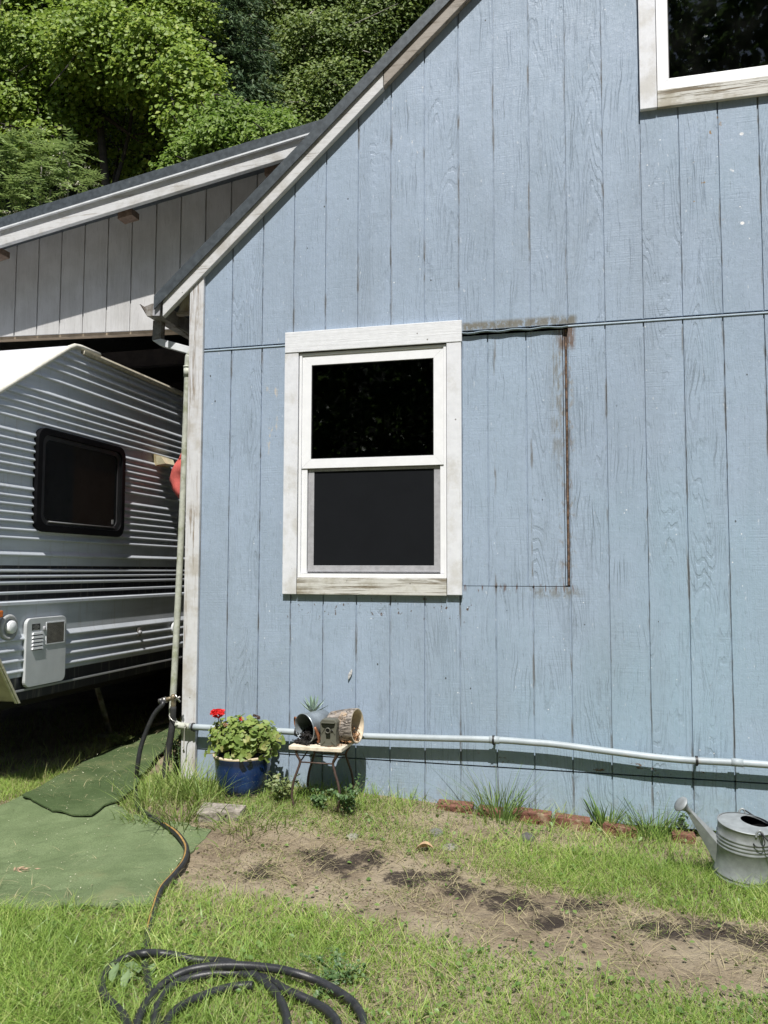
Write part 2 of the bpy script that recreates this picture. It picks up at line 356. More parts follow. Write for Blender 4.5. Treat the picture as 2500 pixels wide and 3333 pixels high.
MT['darker'] = mat_simple('dark_room_lining', (0.012, 0.012, 0.012), 0.95, spec=0.1)
MT['bluepaint'] = mat_simple('blue_paint_trim', (0.40, 0.50, 0.60), 0.5, var=0.08, bump=0.2)
MT['gutter'] = mat_simple('dirty_grey_gutter', (0.26, 0.25, 0.23), 0.5, 0.15, var=0.3, sc=22, dirt=(0.12, 0.085, 0.06), dirt_lo=0.5, bump=0.2)
MT['downspout'] = mat_simple('white_metal_downspout', (0.66, 0.68, 0.70), 0.4, var=0.1, dirt=(0.3, 0.29, 0.25), dirt_lo=0.62)
MT['pvc'] = mat_simple('mossy_plastic_pipe', (0.43, 0.445, 0.385), 0.5, var=0.16, sc=20, dirt=(0.26, 0.28, 0.18), dirt_lo=0.52, bump=0.15)
MT['pvcblue'] = mat_simple('pale_grey_plastic_pipe', (0.34, 0.385, 0.41), 0.5, var=0.1, sc=9, dirt=(0.36, 0.33, 0.29), dirt_lo=0.58, bump=0.1)

# ------------------------------------------------------------------ ground
def axis_pts(a):
    out = []
    for lo, hi, st in a: out.append(np.arange(lo, hi, st))
    return np.concatenate(out)
gx = axis_pts([(-70, -10, 4), (-10, -3, 0.4), (-3, 4.6, 0.035), (4.6, 10, 0.4), (10, 71, 4)])
gy = axis_pts([(-60, -20, 2.5), (-20, -5, 0.5), (-5, 0.6, 0.035), (0.6, 8, 0.25), (8, 20, 0.6), (20, 71, 4)])
XX, YY = np.meshgrid(gx, gy); ZZ = zbase(XX, YY) + zbump(XX, YY)
gv = np.stack([XX, YY, ZZ], -1).reshape(-1, 3); nx, ny = len(gx), len(gy)
ii = (np.arange(ny - 1)[:, None] * nx + np.arange(nx - 1)[None, :]).ravel()
gq = np.stack([ii, ii + 1, ii + nx + 1, ii + nx], 1)
def soil_line(x): return np.interp(x, [-0.5, 0.38, 1.1, 1.8, 2.4, 2.77, 4.0], [-0.62, -0.80, -0.90, -1.12, -1.22, -1.24, -1.3])
DARK = [(1430, 2008, .10), (1545, 2008, .10), (1640, 2030, .10), (1108, 1950, .10), (1000, 1925, .07), (1255, 1958, .09), (730, 1868, .10), (560, 1885, .08), (880, 1900, .08), (690, 1850, .08), (1190, 1990, .07), (800, 1850, .07), (960, 1890, .06)]
DARKP = [(G(u, v), r) for u, v, r in DARK]
n = NT('lawn_soil'); x, y, z = n.xyz()
c = n.mix(n.rng(n.noise((1, 1, 1), 7, 5, 0.65), 0.35, 0.65), (0.270, 0.218, 0.150), (0.190, 0.150, 0.102))
c = n.mix(n.rng(n.noise((1, 1, 1), 2.1, 4, 0.6), 0.45, 0.65), c, (0.33, 0.275, 0.195))
c = n.mix(n.mul(n.rng(n.noise((1, 1, 1), 90, 3, 0.7), 0.58, 0.68), 0.8), c, (0.38, 0.31, 0.22))
c = n.mix(n.mul(n.rng(n.noise((1, 1, 1), 55, 3, 0.7), 0.6, 0.7), 0.8), c, (0.07, 0.05, 0.035))
dm = None
for p, r in DARKP:
    q = n.n('ShaderNodeVectorMath'); q.operation = 'DISTANCE'; n.L(n.comb(x, n.mth('MULTIPLY', y, 1.3), 0.0), q.inputs[0]); q.inputs[1].default_value = (p.x, p.y * 1.3, 0)
    k = n.rng(q.outputs['Value'], r * 0.2, r * 2.5, 1.0, 0.0); dm = k if dm is None else n.mth('MAXIMUM', dm, k)
dk = n.rng(n.mth('ADD', dm, n.mul(n.mth('SUBTRACT', n.noise((1, 1, 1), 13, 6, 0.78), 0.5), 2.8)), 0.36, 0.85)
c = n.mix(n.mul(dk, 0.92), c, (0.032, 0.025, 0.022))
far = n.mth('MAXIMUM', n.rng(y, 7.0, 9.0), n.rng(y, -16.0, -18.0, 0.0, 1.0)); c = n.mix(far, c, (0.02, 0.026, 0.012))
h = n.mth('ADD', n.noise((1, 1, 1), 60, 5, 0.7), n.mul(n.noise((1, 1, 1), 14, 4, 0.6), 1.5))
MT['soil'] = n.done(c, 0.95, n.bump(h, 0.8, 0.02), spec=0.2)
gr = fastmesh('ground', gv, gq, MT['soil'], quads=True, smooth=True); tag(gr, kind='structure')

# ------------------------------------------------------------------ the blue house
HX0, HX1, RX = -0.185, 7.35, 3.58          # wall ends and ridge
def zt(x): return 3.562 + 0.905 * (x if x < RX else 2 * RX - x)     # top of roof sheet at the front edge
house = empty('blue_house', (0, 0, 0), 'blue timber house with a steep gable wall of grooved boards and white framed windows', 'house')
SP = 0.2032; GW = 0.0075; GD = 0.010
LOWB, JOINT = 0.300, 2.742
WIN = (0.449, 1.352, 1.336, 2.690); UPW = (2.532, 3.70, 4.03, 5.30); INF = (1.437, 2.030, 1.292, 2.745)
holes = [WIN, UPW, INF]
def strips(mb, xa, xb, front, zlo, zhi_f, holes):
    iv = [(zlo, None)]
    for h in holes:
        if h[0] - 1e-6 <= xa and xb <= h[1] + 1e-6:
            out = []
            for a, b in iv:
                bb = b if b is not None else 99
                if h[2] >= bb or h[3] <= a: out.append((a, b)); continue
                if h[2] > a: out.append((a, h[2]))
                if h[3] < bb: out.append((h[3], b))
            iv = out
    for a, b in iv:
        za, zb_ = (zhi_f(xa), zhi_f(xb)) if b is None else (min(b, zhi_f(xa)), min(b, zhi_f(xb)))
        if za - a < 0.002 and zb_ - a < 0.002: continue
        mb.prism([(xa, a), (xb, a), (xb, max(zb_, a + 0.001)), (xa, max(za, a + 0.001))], front, 0.030)
def wallpanel(name, zlo, zhi_f, y0=0.0, x0=HX0, x1=HX1, hl=holes, mat='blue'):
    mb = MB(); xs = {x0, x1}; k0 = math.floor(x0 / SP)
    gro = []
    for k in range(k0, int(x1 / SP) + 2):
        a, b = k * SP - GW / 2, k * SP + GW / 2
        if x0 < a and b < x1: xs |= {a, b}; gro.append((a, b))
    for h in hl:
        for q in (h[0], h[1]):
            if x0 < q < x1: xs.add(q)
    xs.add(RX); xs = sorted(q for q in xs if x0 <= q <= x1)
    for a, b in zip(xs[:-1], xs[1:]):
        m = (a + b) / 2; g = any(ga < m < gb for ga, gb in gro)
        strips(mb, a, b, y0 + (GD if g else 0.0), zlo, zhi_f, hl)
    return mb.build(name, MT[mat], house)
wallpanel('gable_wall', JOINT + 0.018, lambda x: zt(x) - 0.09)
wallpanel('lower_wall', LOWB + 0.004, lambda x: JOINT, y0=0.001)
wallpanel('skirt_board', 0.045, lambda x: LOWB - 0.004, y0=0.006)
MB().box(HX0, HX1, 0.032, 0.05, 0.05, 3.2).prism([(HX0, 3.2), (HX1, 3.2), (HX1, zt(HX1) - .1), (RX, zt(RX) - .1), (HX0, zt(HX0) - .1)], 0.034, 0.048)
# filled former opening
mb = MB(); xs = [1.4392, 1.5855 - GW / 2, 1.5855 + GW / 2, 1.802 - GW / 2, 1.802 + GW / 2, 2.003]
for i, (a, b) in enumerate(zip(xs[:-1], xs[1:])):
    mb.prism([(a, 1.2955), (b, 1.2955), (b, 2.727), (a, 2.727)], 0.003 + (GD if i % 2 else 0), 0.03)
mb.build('infill_panel', MT['blue'], house)
mb = MB().box(2.0065, 2.0145, 0.008, 0.03, 1.30, 2.73); mb.build('infill_seam_strip', MT['blue'], house)
mb = MB().box(2.0175, 2.0275, 0.010, 0.03, 1.30, 2.73); mb.build('rusty_seam_strip', mat_simple('rusty_bare_wood', (0.12, 0.075, 0.05), 0.8, var=0.6, sc=40, bump=0.4), house)
# flashing along the joint
mb = MB().box(HX0, 0.360, -0.0045, 0.012, JOINT - 0.001, JOINT + 0.0075); mb.box(2.035, HX1, -0.0045, 0.012, JOINT - 0.001, JOINT + 0.0075)
mb.build('joint_flashing', MT['bluepaint'], house, bevel=0.002)
mb = MB(); q = np.linspace(1.4385, 2.035, 18)
for a, b in zip(q[:-1], q[1:]):
    za = JOINT + 0.004 + 0.004 * math.sin(a * 37); zb2 = JOINT + 0.004 + 0.004 * math.sin(b * 37)
    mb.add([(a, -0.022, za - 0.005), (b, -0.022, zb2 - 0.005), (b, -0.022, zb2 - 0.002), (a, -0.022, za - 0.002), (a, 0.01, za + 0.006), (b, 0.01, zb2 + 0.006), (a, 0.01, za - 0.005), (b, 0.01, zb2 - 0.005)], [(0, 1, 2, 3), (3, 2, 5, 4), (1, 0, 6, 7)])
mb.build('bent_flashing', MT['bluepaint'], house)
# side walls, back wall, floor and ceiling lining: the rooms stay dark
MB().box(HX0 - 0.06, HX0 - 0.001, 0.03, 8.0, 0.02, 3.25).build('side_wall', MT['whiteside'], house)
mb = MB().box(HX1 - .02, HX1, 0.06, 8, 0.02, 3.2); mb.box(HX0, HX1, 7.98, 8.0, 0.02, 3.2); mb.build('rear_wall', MT['blue'], house)
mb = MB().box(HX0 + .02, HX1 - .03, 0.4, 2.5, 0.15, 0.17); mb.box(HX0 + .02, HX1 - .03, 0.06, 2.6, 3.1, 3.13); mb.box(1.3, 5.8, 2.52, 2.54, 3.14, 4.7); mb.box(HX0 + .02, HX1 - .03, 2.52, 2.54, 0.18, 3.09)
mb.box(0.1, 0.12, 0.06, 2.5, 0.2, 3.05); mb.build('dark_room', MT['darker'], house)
# roof, verge trim and barge boards
th = 0.05
mb = MB()
for sgn in (1, -1):
    f = (lambda x: x) if sgn == 1 else (lambda x: 2 * RX - x)
    xa, xb = -0.505, RX
    mb.add([(f(xa), -0.052, zt(xa) - 0.004), (f(xb), -0.052, zt(xb) - 0.004), (f(xb), 8.2, zt(xb) - 0.004), (f(xa), 8.2, zt(xa) - 0.004), (f(xa), -0.052, zt(xa) - 0.05), (f(xb), -0.052, zt(xb) - 0.05), (f(xb), 8.2, zt(xb) - 0.05), (f(xa), 8.2, zt(xa) - 0.05)],
           [(0, 1, 2, 3), (7, 6, 5, 4), (0, 4, 5, 1), (1, 5, 6, 2), (2, 6, 7, 3), (3, 7, 4, 0)])
mb.build('roof', MT['roofmetal'], house)
def barge(name, xa, xb, d0, d1, ya, yb, mat, bev=0.002):
    MB().prism([(xa, zt(xa) - d1), (xb, zt(xb) - d1), (xb, zt(xb) - d0), (xa, zt(xa) - d0)], ya, yb).build(name, mat, house, bevel=bev)
barge('roof_edge_trim', -0.51, RX, -0.003, 0.086, -0.060, -0.0525, MT['roofmetal'])
MB().prism([(RX, zt(RX) - .072), (2 * RX + .51, zt(-.51) - .072), (2 * RX + .51, zt(-.51) + .003), (RX, zt(RX) + .003)], -0.060, -0.0525).build('roof_edge_trim', MT['roofmetal'], house)
barge('fascia_board', -0.455, 0.975, 0.070, 0.180, -0.044, -0.004, MT['fascia'], 0.003)
barge('fascia_board', 0.979, RX, 0.070, 0.178, -0.045, -0.004, MT['fascia_old'], 0.003)
MB().prism([(RX, zt(RX) - .176), (2 * RX + .45, zt(-.45) - .176), (2 * RX + .45, zt(-.45) - .055), (RX, zt(RX) - .055)], -0.044, -0.004).build('fascia_board', MT['fascia'], house)
# soffit under the eave and its rafters
MB().prism([(-0.44, zt(-.44) - 0.07), (-0.25, zt(-.25) - 0.07), (-0.25, zt(-.25) - 0.056), (-0.44, zt(-.44) - 0.056)], -0.002, 8.0).build('soffit', MT['fascia_old'], house)
for k in range(6):
    yy = 0.35 + k * 0.62
    MB().prism([(-0.43, zt(-.43) - 0.175), (-0.247, zt(-.247) - 0.175), (-0.247, zt(-.247) - 0.072), (-0.43, zt(-.43) - 0.072)], yy, yy + 0.04).build('rafter_tail', MT['fascia'], house)
MB().prism([(-0.40, 3.02), (-0.25, 3.02), (-0.25, zt(-.25) - .08), (-0.31, zt(-.31) - .08)], 0.045, 0.065).build('eave_filler_board', mat_wood('peeling_filler', (0.6, 0.57, 0.5), (0.27, 0.19, 0.11), 'z', 0.7, (0.3, 0.24, 0.15)), house)
MB().box(-0.40, -0.247, 0.03, 0.07, 3.000, 3.019).build('eave_ledger', MT['fascia_old'], house)
# corner post
zc = zt(-0.23) - 0.178
MB().prism([(-0.277, 0.03), (-0.183, 0.03), (-0.183, zt(-.183) - .178), (-0.277, zt(-.277) - .178)], -0.028, -0.0015).build('corner_post', MT['post'], house, bevel=0.004)
MB().box(-0.287, -0.246, 0.002, 0.028, 0.03, 3.1).build('corner_board', mat_simple('mossy_corner_board', (0.42, 0.40, 0.26), 0.7, var=0.25, sc=30, bump=0.3), house)
# gutter and outlet
mb = MB(); prof = [(-0.628, 3.068), (-0.62, 3.06), (-0.572, 2.986), (-0.478, 2.978), (-0.470, 3.065)]
prof2 = [(-0.474, 3.065), (-0.482, 2.984), (-0.569, 2.992), (-0.615, 3.062), (-0.622, 3.068)]
poly = prof + prof2; nn = len(poly); y0, y1 = -0.03, 7.9
vs = [(a, y0, b) for a, b in poly] + [(a, y1, b) for a, b in poly]
mb.add(vs, [(i, (i + 1) % nn, nn + (i + 1) % nn, nn + i) for i in range(nn)])
mb.prism([(-0.571, 2.987), (-0.479, 2.979), (-0.471, 3.064), (-0.535, 3.064), (-0.60, 3.045)], -0.034, -0.029)
g_ = mb.build('gutter', MT['gutter'], house)
MB().prism([(-0.528, 2.984), (-0.479, 2.980), (-0.471, 3.078), (-0.520, 3.082)], -0.039, -0.0345).build('gutter_end_strap', MT['screenframe'], g_)
ds = MB().prism([(-0.590, 2.99), (-0.530, 2.99), (-0.533, 2.872), (-0.593, 2.862)], 0.075, 0.125).build('downspout', MT['gutter'], house)
MB().prism([(-0.593, 2.860), (-0.533, 2.868), (-0.318, 2.800), (-0.318, 2.752), (-0.535, 2.822)], 0.073, 0.127).build('downspout_elbow', MT['downspout'], ds, bevel=0.003)
MB().prism([(-0.50, 2.985), (-0.49, 2.985), (-0.295, 2.85), (-0.295, 2.83)], 0.18, 0.2).build('gutter_brace', MT['gutter'], ds)
# rain pipe: down the corner, round the post, along the wall
pv = [(-0.292, 0.058, 2.775), (-0.300, 0.055, 2.760), (-0.315, 0.05, 2.735), (-0.320, 0.045, 2.69), (-0.324, 0.045, 2.4), (-0.334, 0.03, 1.6), (-0.345, 0.0, 0.75), (-0.347, -0.012, 0.56), (-0.338, -0.03, 0.50), (-0.315, -0.05, 0.462), (-0.275, -0.062, 0.447), (-0.20, -0.064, 0.443)]
rp = MB().tube(crom(pv, 5), 0.0205, 14).build('rain_pipe', MT['pvc'], house)
mb = MB().tube([(-0.321, 0.045, 2.655), (-0.3215, 0.045, 2.60)], 0.0245, 14); mb.tube([(-0.3205, 0.045, 2.668), (-0.321, 0.045, 2.656)], 0.0265, 14); mb.build('pipe_coupling', MT['pvc'], rp)
hp = [(-0.205, 442, 1570)]
hpts = [P(u, v, -0.062) for u, v in [(415, 1570), (510, 1575), (600, 1579), (700, 1585), (787, 1590), (920, 1594), (1066, 1598), (1140, 1603), (1200, 1608), (1300, 1621), (1400, 1634), (1470, 1641), (1540, 1645), (1600, 1648), (1659, 1652)]]
hpts[0] = Vector((-0.20, -0.064, 0.443))
hpts += [Vector((3.5, -0.062, 0.40)), Vector((4.6, -0.062, 0.39)), Vector((7.0, -0.062, 0.36))]
MB().tube(crom(hpts, 4), 0.0180, 14).build('wall_pipe', MT['pvcblue'], rp)
for u, v in [(590, 1578), (1068, 1598), (1592, 1647)]:
    p = P(u, v, -0.062); MB().tube([p - Vector((0.028, 0, 0)), p + Vector((0.028, 0, -0.001))], 0.0205, 14).build('pipe_coupling', MT['pvcblue'], rp)
for u, v in [(417, 1570), (1066, 1598), (1505, 1643), (640, 1581)]:
    p = P(u, v, -0.062); mb = MB(); mb.lathe([(0.024, -0.006), (0.024, 0.006)], p, (1, 0, 0), 14); mb.box(p.x - .006, p.x + .006, p.y + .01, 0.002, p.z - .03, p.z - .02); mb.build('pipe_strap', MT['gasket'], rp)
# ---- windows
def window(x0, x1, z0, z1, outer, lintel, sill, upper_only):
    w = bpy.data.objects.new('window', None); COL.objects.link(w); w.parent = house
    ox0, ox1 = outer
    def bd(a, b, c, d, y, mat): MB().box(a, b, y, -0.0012, c, d).build('trim_board', MT[mat], w, bevel=0.003)
    if not upper_only:
        bd(ox0, x0, z0 - 0.098, lintel[0] - 0.001, -0.0255, 'trim_z'); bd(x1, ox1, z0 - 0.094, lintel[0] - 0.001, -0.0265, 'trim_z')
        bd(ox0 + 0.002, ox1 + 0.004, lintel[0], lintel[1], -0.030, 'trim_x')
        bd(x0 + 0.003, x1 - 0.003, z0 - 0.098, z0 - 0.001, -0.027, 'sill')
    else:
        bd(ox0, x0, z0 - 0.100, lintel[1], -0.030, 'trim_z'); bd(x1, ox1, z0 - 0.100, lintel[1], -0.030, 'trim_z')
        bd(x0 + .002, x1 - .002, z0 - 0.100, z0 - 0.002, -0.028, 'sill'); bd(x0 + .002, x1 - .002, lintel[0], lintel[1], -0.030, 'trim_x')
    # vinyl frame
    f = 0.016; F = MB()
    F.box(x0 + .004, x0 + f + .004, -0.016, 0.08, z0, z1 - .006); F.box(x1 - f - .004, x1 - .004, -0.016, 0.08, z0, z1 - .006)
    F.box(x0 + f + .004, x1 - f - .004, -0.016, 0.08, z1 - .006 - f, z1 - .006); F.box(x0 + f + .004, x1 - f - .004, -0.016, 0.08, z0, z0 + f + .008)
    fr = F.build('frame', MT['vinyl'], w, bevel=0.002)
    def sash(a, b, c, d, wd, ya, bot=None, pane='glass'):
        bt = bot or wd; S = MB()
        S.prism([(a, c), (b, c), (b - wd, c + bt), (a + wd, c + bt)], ya, ya + 0.03); S.prism([(a, d), (a + wd, d - wd), (b - wd, d - wd), (b, d)], ya, ya + 0.03)
        S.prism([(a, c + .0003), (a + wd, c + bt), (a + wd, d - wd), (a, d - .0003)], ya, ya + 0.03); S.prism([(b, c + .0003), (b, d - .0003), (b - wd, d - wd), (b - wd, c + bt)], ya, ya + 0.03)
        s = S.build('sash', MT['vinyl'], w, bevel=0.0015)
        Q = MB().box(a + wd - .003, b - wd + .003, ya + 0.012, ya + 0.016, c + bt - .003, d - wd + .003); Q.build('pane', MT[pane], w)
        gk = MB(); e = 0.004
        gk.box(a + wd, a + wd + e, ya + .004, ya + .011, c + bt, d - wd); gk.box(b - wd - e, b - wd, ya + .004, ya + .011, c + bt, d - wd)
        gk.box(a + wd + e, b - wd - e, ya + .004, ya + .011, d - wd - e, d - wd); gk.box(a + wd + e, b - wd - e, ya + .004, ya + .011, c + bt, c + bt + e)
        gk.build('glazing_seal', MT['gasket'], w)
    if not upper_only:
        zm = 1.985
        sash(x0 + .021, x1 - .021, zm, z1 - .023, 0.058, -0.010, bot=0.056)
        sash(x0 + .024, x1 - .024, z0 + .028, zm + .04, 0.05, 0.030)
        a, b, c, d = x0 + .060, x1 - .044, z0 + .036, zm - .004; S = MB(); wd = 0.036
        S.box(a, b, 0.006, 0.016, c, c + wd); S.box(a, a + wd, 0.0062, 0.016, c + wd, d); S.box(b - wd, b, 0.0062, 0.016, c + wd, d); S.box(a + wd, b - wd, 0.0062, 0.016, d - 0.014, d)
        S.build('screen_frame', MT['screenframe'], w, bevel=0.001)
        MB().box(a + wd - .002, b - wd + .002, 0.0095, 0.0105, c + wd - .002, d - .012).build('insect_screen', MT['screen'], w)
        MB().box(x0 + .021, x0 + .056, -0.004, 0.03, z0 + .026, zm - .002).build('jamb_liner', MT['vinyl'], w, bevel=0.002); MB().box(x1 - .042, x1 - .021, -0.004, 0.03, z0 + .026, zm - .002).build('jamb_liner', MT['vinyl'], w, bevel=0.002)
        MB().box(x0 + .006, x1 - .006, -0.022, 0.0, z1 - .005, z1 - .0005).build('head_shadow_strip', MT['gasket'], w)
    else:
        sash(x0 + .021, x1 - .021, z0 + .025, z1 - .023, 0.045, -0.004, pane='glass_dusty')
    return w
w1 = window(*WIN, (0.361, 1.437), (2.690, 2.816), None, False); tag(w1, 'lower double-hung window with white trim and an insect screen over its lower half')
w2 = window(*UPW, (2.442, 3.79), (5.30, 5.41), None, True); tag(w2, 'upper window with weathered bottom trim')

# ------------------------------------------------------------------ white carport beside the house
car = empty('carport', (-2.0, 0.8, 0), 'white board carport with a dark low-pitched metal roof, left of the blue house', 'carport')
def cz(x, a, b): return a + b * x
CX0, CX1 = -5.6, 0.93
mb = MB(); k = math.floor(CX0 / SP); gxs = []
e0 = 0.012
xs = [CX0]
off = -1.001 - 5 * SP * 1.0
for i in range(-20, 14):
    g = -1.001 + i * SP
    if CX0 < g - .004 and g + .004 < CX1: xs += [g - .006, g + .006]
xs.append(CX1)
def wb(x): return 3.139 - 0.0292 * x
for i, (a, b) in enumerate(zip(xs[:-1], xs[1:])):
    yf = 0.800 + (0.011 if i % 2 else 0.0)
    mb.prism([(a, wb(a)), (b, wb(b)), (b, cz(b, 4.312, .166)), (a, cz(a, 4.312, .166))], yf, 0.83)
mb.build('front_wall', MT['whiteside'], car)
MB().prism([(CX0, wb(CX0) - .022), (-0.3, wb(-.3) - .022), (-0.3, wb(-.3) - .001), (CX0, wb(CX0) - .001)], 0.815, 0.88).build('header_beam', mat_simple('tan_header_wood', (0.34, 0.26, 0.18), 0.8, var=0.2), car)
MB().prism([(CX0, cz(CX0, 4.149, .174)), (CX1, cz(CX1, 4.149, .174)), (CX1, cz(CX1, 4.289, .176)), (CX0, cz(CX0, 4.289, .176))], 0.460, 0.498).build('fascia_board', MT['fascia'], car, bevel=0.004)
MB().prism([(CX0, cz(CX0, 4.264, .170)), (CX1 + .05, cz(CX1 + .05, 4.264, .170)), (CX1 + .05, cz(CX1 + .05, 4.336, .166)), (CX0, cz(CX0, 4.336, .166))], 0.440, 0.452).build('roof_edge_trim', MT['roofmetal'], car, bevel=0.002)
MB().prism([(CX0, cz(CX0, 4.251, .170)), (CX1, cz(CX1, 4.251, .170)), (CX1, cz(CX1, 4.262, .170)), (CX0, cz(CX0, 4.262, .170))], 0.434, 0.456).build('drip_edge', MT['downspout'], car)
mb = MB(); a, b = CX0 - .1, CX1 + .05
mb.add([(a, .453, cz(a, 4.332, .166)), (b, .453, cz(b, 4.332, .166)), (b, 7.2, cz(b, 4.332, .166)), (a, 7.2, cz(a, 4.332, .166)), (a, .453, cz(a, 4.299, .166)), (b, .453, cz(b, 4.299, .166)), (b, 7.2, cz(b, 4.299, .166)), (a, 7.2, cz(a, 4.299, .166))],
       [(0, 1, 2, 3), (7, 6, 5, 4), (0, 4, 5, 1), (1, 5, 6, 2), (2, 6, 7, 3), (3, 7, 4, 0)])
mb.build('roof', MT['roofmetal'], car)
tailm = mat_simple('bare_brown_timber', (0.16, 0.11, 0.08), 0.8, var=0.3, sc=30)
for xa in (-4.5, -3.35, -2.26, -1.16, -0.02):
    MB().prism([(xa, cz(xa, 4.118, .17)), (xa + .115, cz(xa + .115, 4.118, .17)), (xa + .115, cz(xa + .115, 4.165, .17)), (xa, cz(xa, 4.165, .17))], 0.53, 0.63).build('rafter_tail', tailm, car)
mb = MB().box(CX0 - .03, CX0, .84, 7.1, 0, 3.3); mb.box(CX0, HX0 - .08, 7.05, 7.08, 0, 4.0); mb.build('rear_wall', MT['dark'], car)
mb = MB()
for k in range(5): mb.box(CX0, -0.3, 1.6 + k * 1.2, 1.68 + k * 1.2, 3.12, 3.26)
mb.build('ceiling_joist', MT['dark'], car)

# ------------------------------------------------------------------ travel trailer parked in the carport
TX = -1.0
trl = empty('travel_trailer', (-2.2, 1.5, 0.12), 'white corrugated travel trailer with black stripes, parked nose out under the carport', 'trailer')
def nose(z):
    return float(np.interp(z, [0.60, 0.636, 1.40, 1.5, 2.15, 2.364, 2.783, 2.80], [-0.565, -0.59, -1.10, -1.12, -1.12, -0.815, -0.184, -0.15]))
prof = [(2.783, 0.0)]
def rib(z, h=0.0145, a=0.023, b=0.005, c=0.007):
    prof.extend([(z + a + b / 2, 0.0), (z + b / 2, h), (z - b / 2, h), (z - b / 2 - c, 0.0)])
zl = [2.735, 2.690, 2.640, 2.590, 2.52] + [2.425, 2.378, 2.331, 2.284, 2.237] + [2.155, 2.108, 2.061, 2.014, 1.967, 1.920] + [1.838, 1.791, 1.744, 1.697, 1.650, 1.603, 1.556] + [1.462]
for q in zl: rib(q)
for q in (1.372, 1.340, 1.305, 1.249): rib(q, 0.008, 0.008, 0.006, 0.009)
rib(1.188, 0.016, 0.008, 0.016, 0.006)
for q in (0.985, 0.925, 0.865, 0.805): rib(q, 0.0145, 0.026, 0.006, 0.009)
prof += [(0.772, 0.0), (0.768, -0.006), (0.705, -0.006), (0.700, 0.004), (0.69, 0.004), (0.685, -0.004), (0.636, -0.008)]
n = NT('corrugated_trailer_skin'); x, y, z = n.xyz()
c = n.mix(n.rng(n.noise((1, 1, 6), 3, 4), 0.35, 0.7), (0.53, 0.565, 0.61), (0.45, 0.485, 0.53))
for lo, hi in ((1.383, 1.402), (1.350, 1.364), (1.316, 1.332), (1.256, 1.293), (1.206, 1.240)):
    c = n.mix(n.band(z, lo, hi, 0.0015), c, (0.012, 0.013, 0.018))
c = n.mix(n.rng(z, 0.771, 0.774, 1.0, 0.0), c, (0.022, 0.025, 0.032))
c = n.mix(n.band(z, 0.689, 0.701, 0.001), c, (0.35, 0.36, 0.37))
c = n.mix(n.mul(n.rng(n.noise((1, 16, 1.2), 2, 4, 0.65), 0.52, 0.72), 0.35), c, (0.34, 0.32, 0.28))
MT['rv'] = n.done(c, 0.32, spec=0.5)
MT['rvtrim'] = mat_simple('chalky_edge_moulding', (0.66, 0.64, 0.56), 0.5, var=0.12, sc=20, dirt=(0.36, 0.31, 0.22), dirt_lo=0.6)
mb = MB(); YE = 5.4
cols = [0.0, 1.0]
for (za, oa), (zb2, ob) in zip(prof[:-1], prof[1:]):
    mb.add([(TX + oa, nose(za), za), (TX + ob, nose(zb2), zb2), (TX + ob, YE, zb2), (TX + oa, YE, za)], [(0, 1, 2, 3)])
XB = -3.42
mb.add([(TX, -.184, 2.783), (TX, YE, 2.783), (XB, YE, 2.783), (XB, -.184, 2.783)], [(0, 1, 2, 3)])
mb.add([(TX - .008, YE, .636), (TX, YE, 2.783), (XB, YE, 2.783), (XB, YE, .636)], [(0, 1, 2, 3)])
mb.add([(TX - .008, nose(.636), .636), (XB, nose(.636), .636), (XB, YE, .636), (TX - .008, YE, .636)], [(0, 1, 2, 3)])
pz = [.636, 1.40, 2.15, 2.783]
mb.add([(XB, nose(k), k) for k in pz] + [(XB, YE, 2.783), (XB, YE, .636)], [(0, 1, 2, 3, 4, 5)])
mb.build('body', MT['rv'], trl)
# front: sloping ribbed brow, upright nose, undercut
mb = MB(); pr = []
for i in range(57):
    t = i / 56; zz = 2.783 + (2.15 - 2.783) * t; pr.append((nose(zz) - 0.002 - 0.004 * (i % 2), zz + 0.004 * (i % 2)))
for (a, b), (c2, d2) in zip(pr[:-1], pr[1:]): mb.add([(TX, a, b), (XB, a, b), (XB, c2, d2), (TX, c2, d2)], [(0, 1, 2, 3)])
mb.add([(TX, -1.12, 2.15), (XB, -1.12, 2.15), (XB, -1.12, 1.5), (TX, -1.12, 1.5)], [(0, 1, 2, 3)])
mb.build('front_panel', mat_simple('white_trailer_front', (0.60, 0.615, 0.645), 0.35, var=0.05), trl)
MB().add([(TX, -1.10, 1.40), (XB, -1.10, 1.40), (XB, -.585, .634), (TX, -.585, .634), (TX, -1.12, 1.5), (XB, -1.12, 1.5)], [(0, 1, 2, 3), (4, 5, 1, 0)]).build('front_undercut', mat_simple('tan_undercut_panel', (0.36, 0.32, 0.24), 0.7, var=0.2), trl)
ed = [(TX + .006, nose(k), k) for k in (1.5, 2.0, 2.15, 2.25, 2.364, 2.55, 2.70, 2.755)] + [(TX + .006, -.165, 2.785), (TX + .006, -.10, 2.794), (TX + .006, 0.1, 2.795)]
MB().tube(ed, 0.0165, 8).build('edge_moulding', MT['rvtrim'], trl)
mb = MB(); a = [(TX + .012, nose(k) - .012, k) for k in (1.45, 1.40, 1.0, .63)]
for p, q in zip(a[:-1], a[1:]):
    for dx0, dx1, w0, w1_ in ((0.0, .012, -.012, .022), (.012, .020, -.004, .012)):
        v = [(TX + dx0, p[1] + w0, p[2]), (TX + dx0, p[1] + w1_, p[2]), (TX + dx0, q[1] + w1_, q[2]), (TX + dx0, q[1] + w0, q[2])]
        mb.add(v + [(TX + dx1, b, c2) for _, b, c2 in v], [(0, 1, 2, 3), (7, 6, 5, 4), (0, 4, 5, 1), (1, 5, 6, 2), (2, 6, 7, 3), (3, 7, 4, 0)])
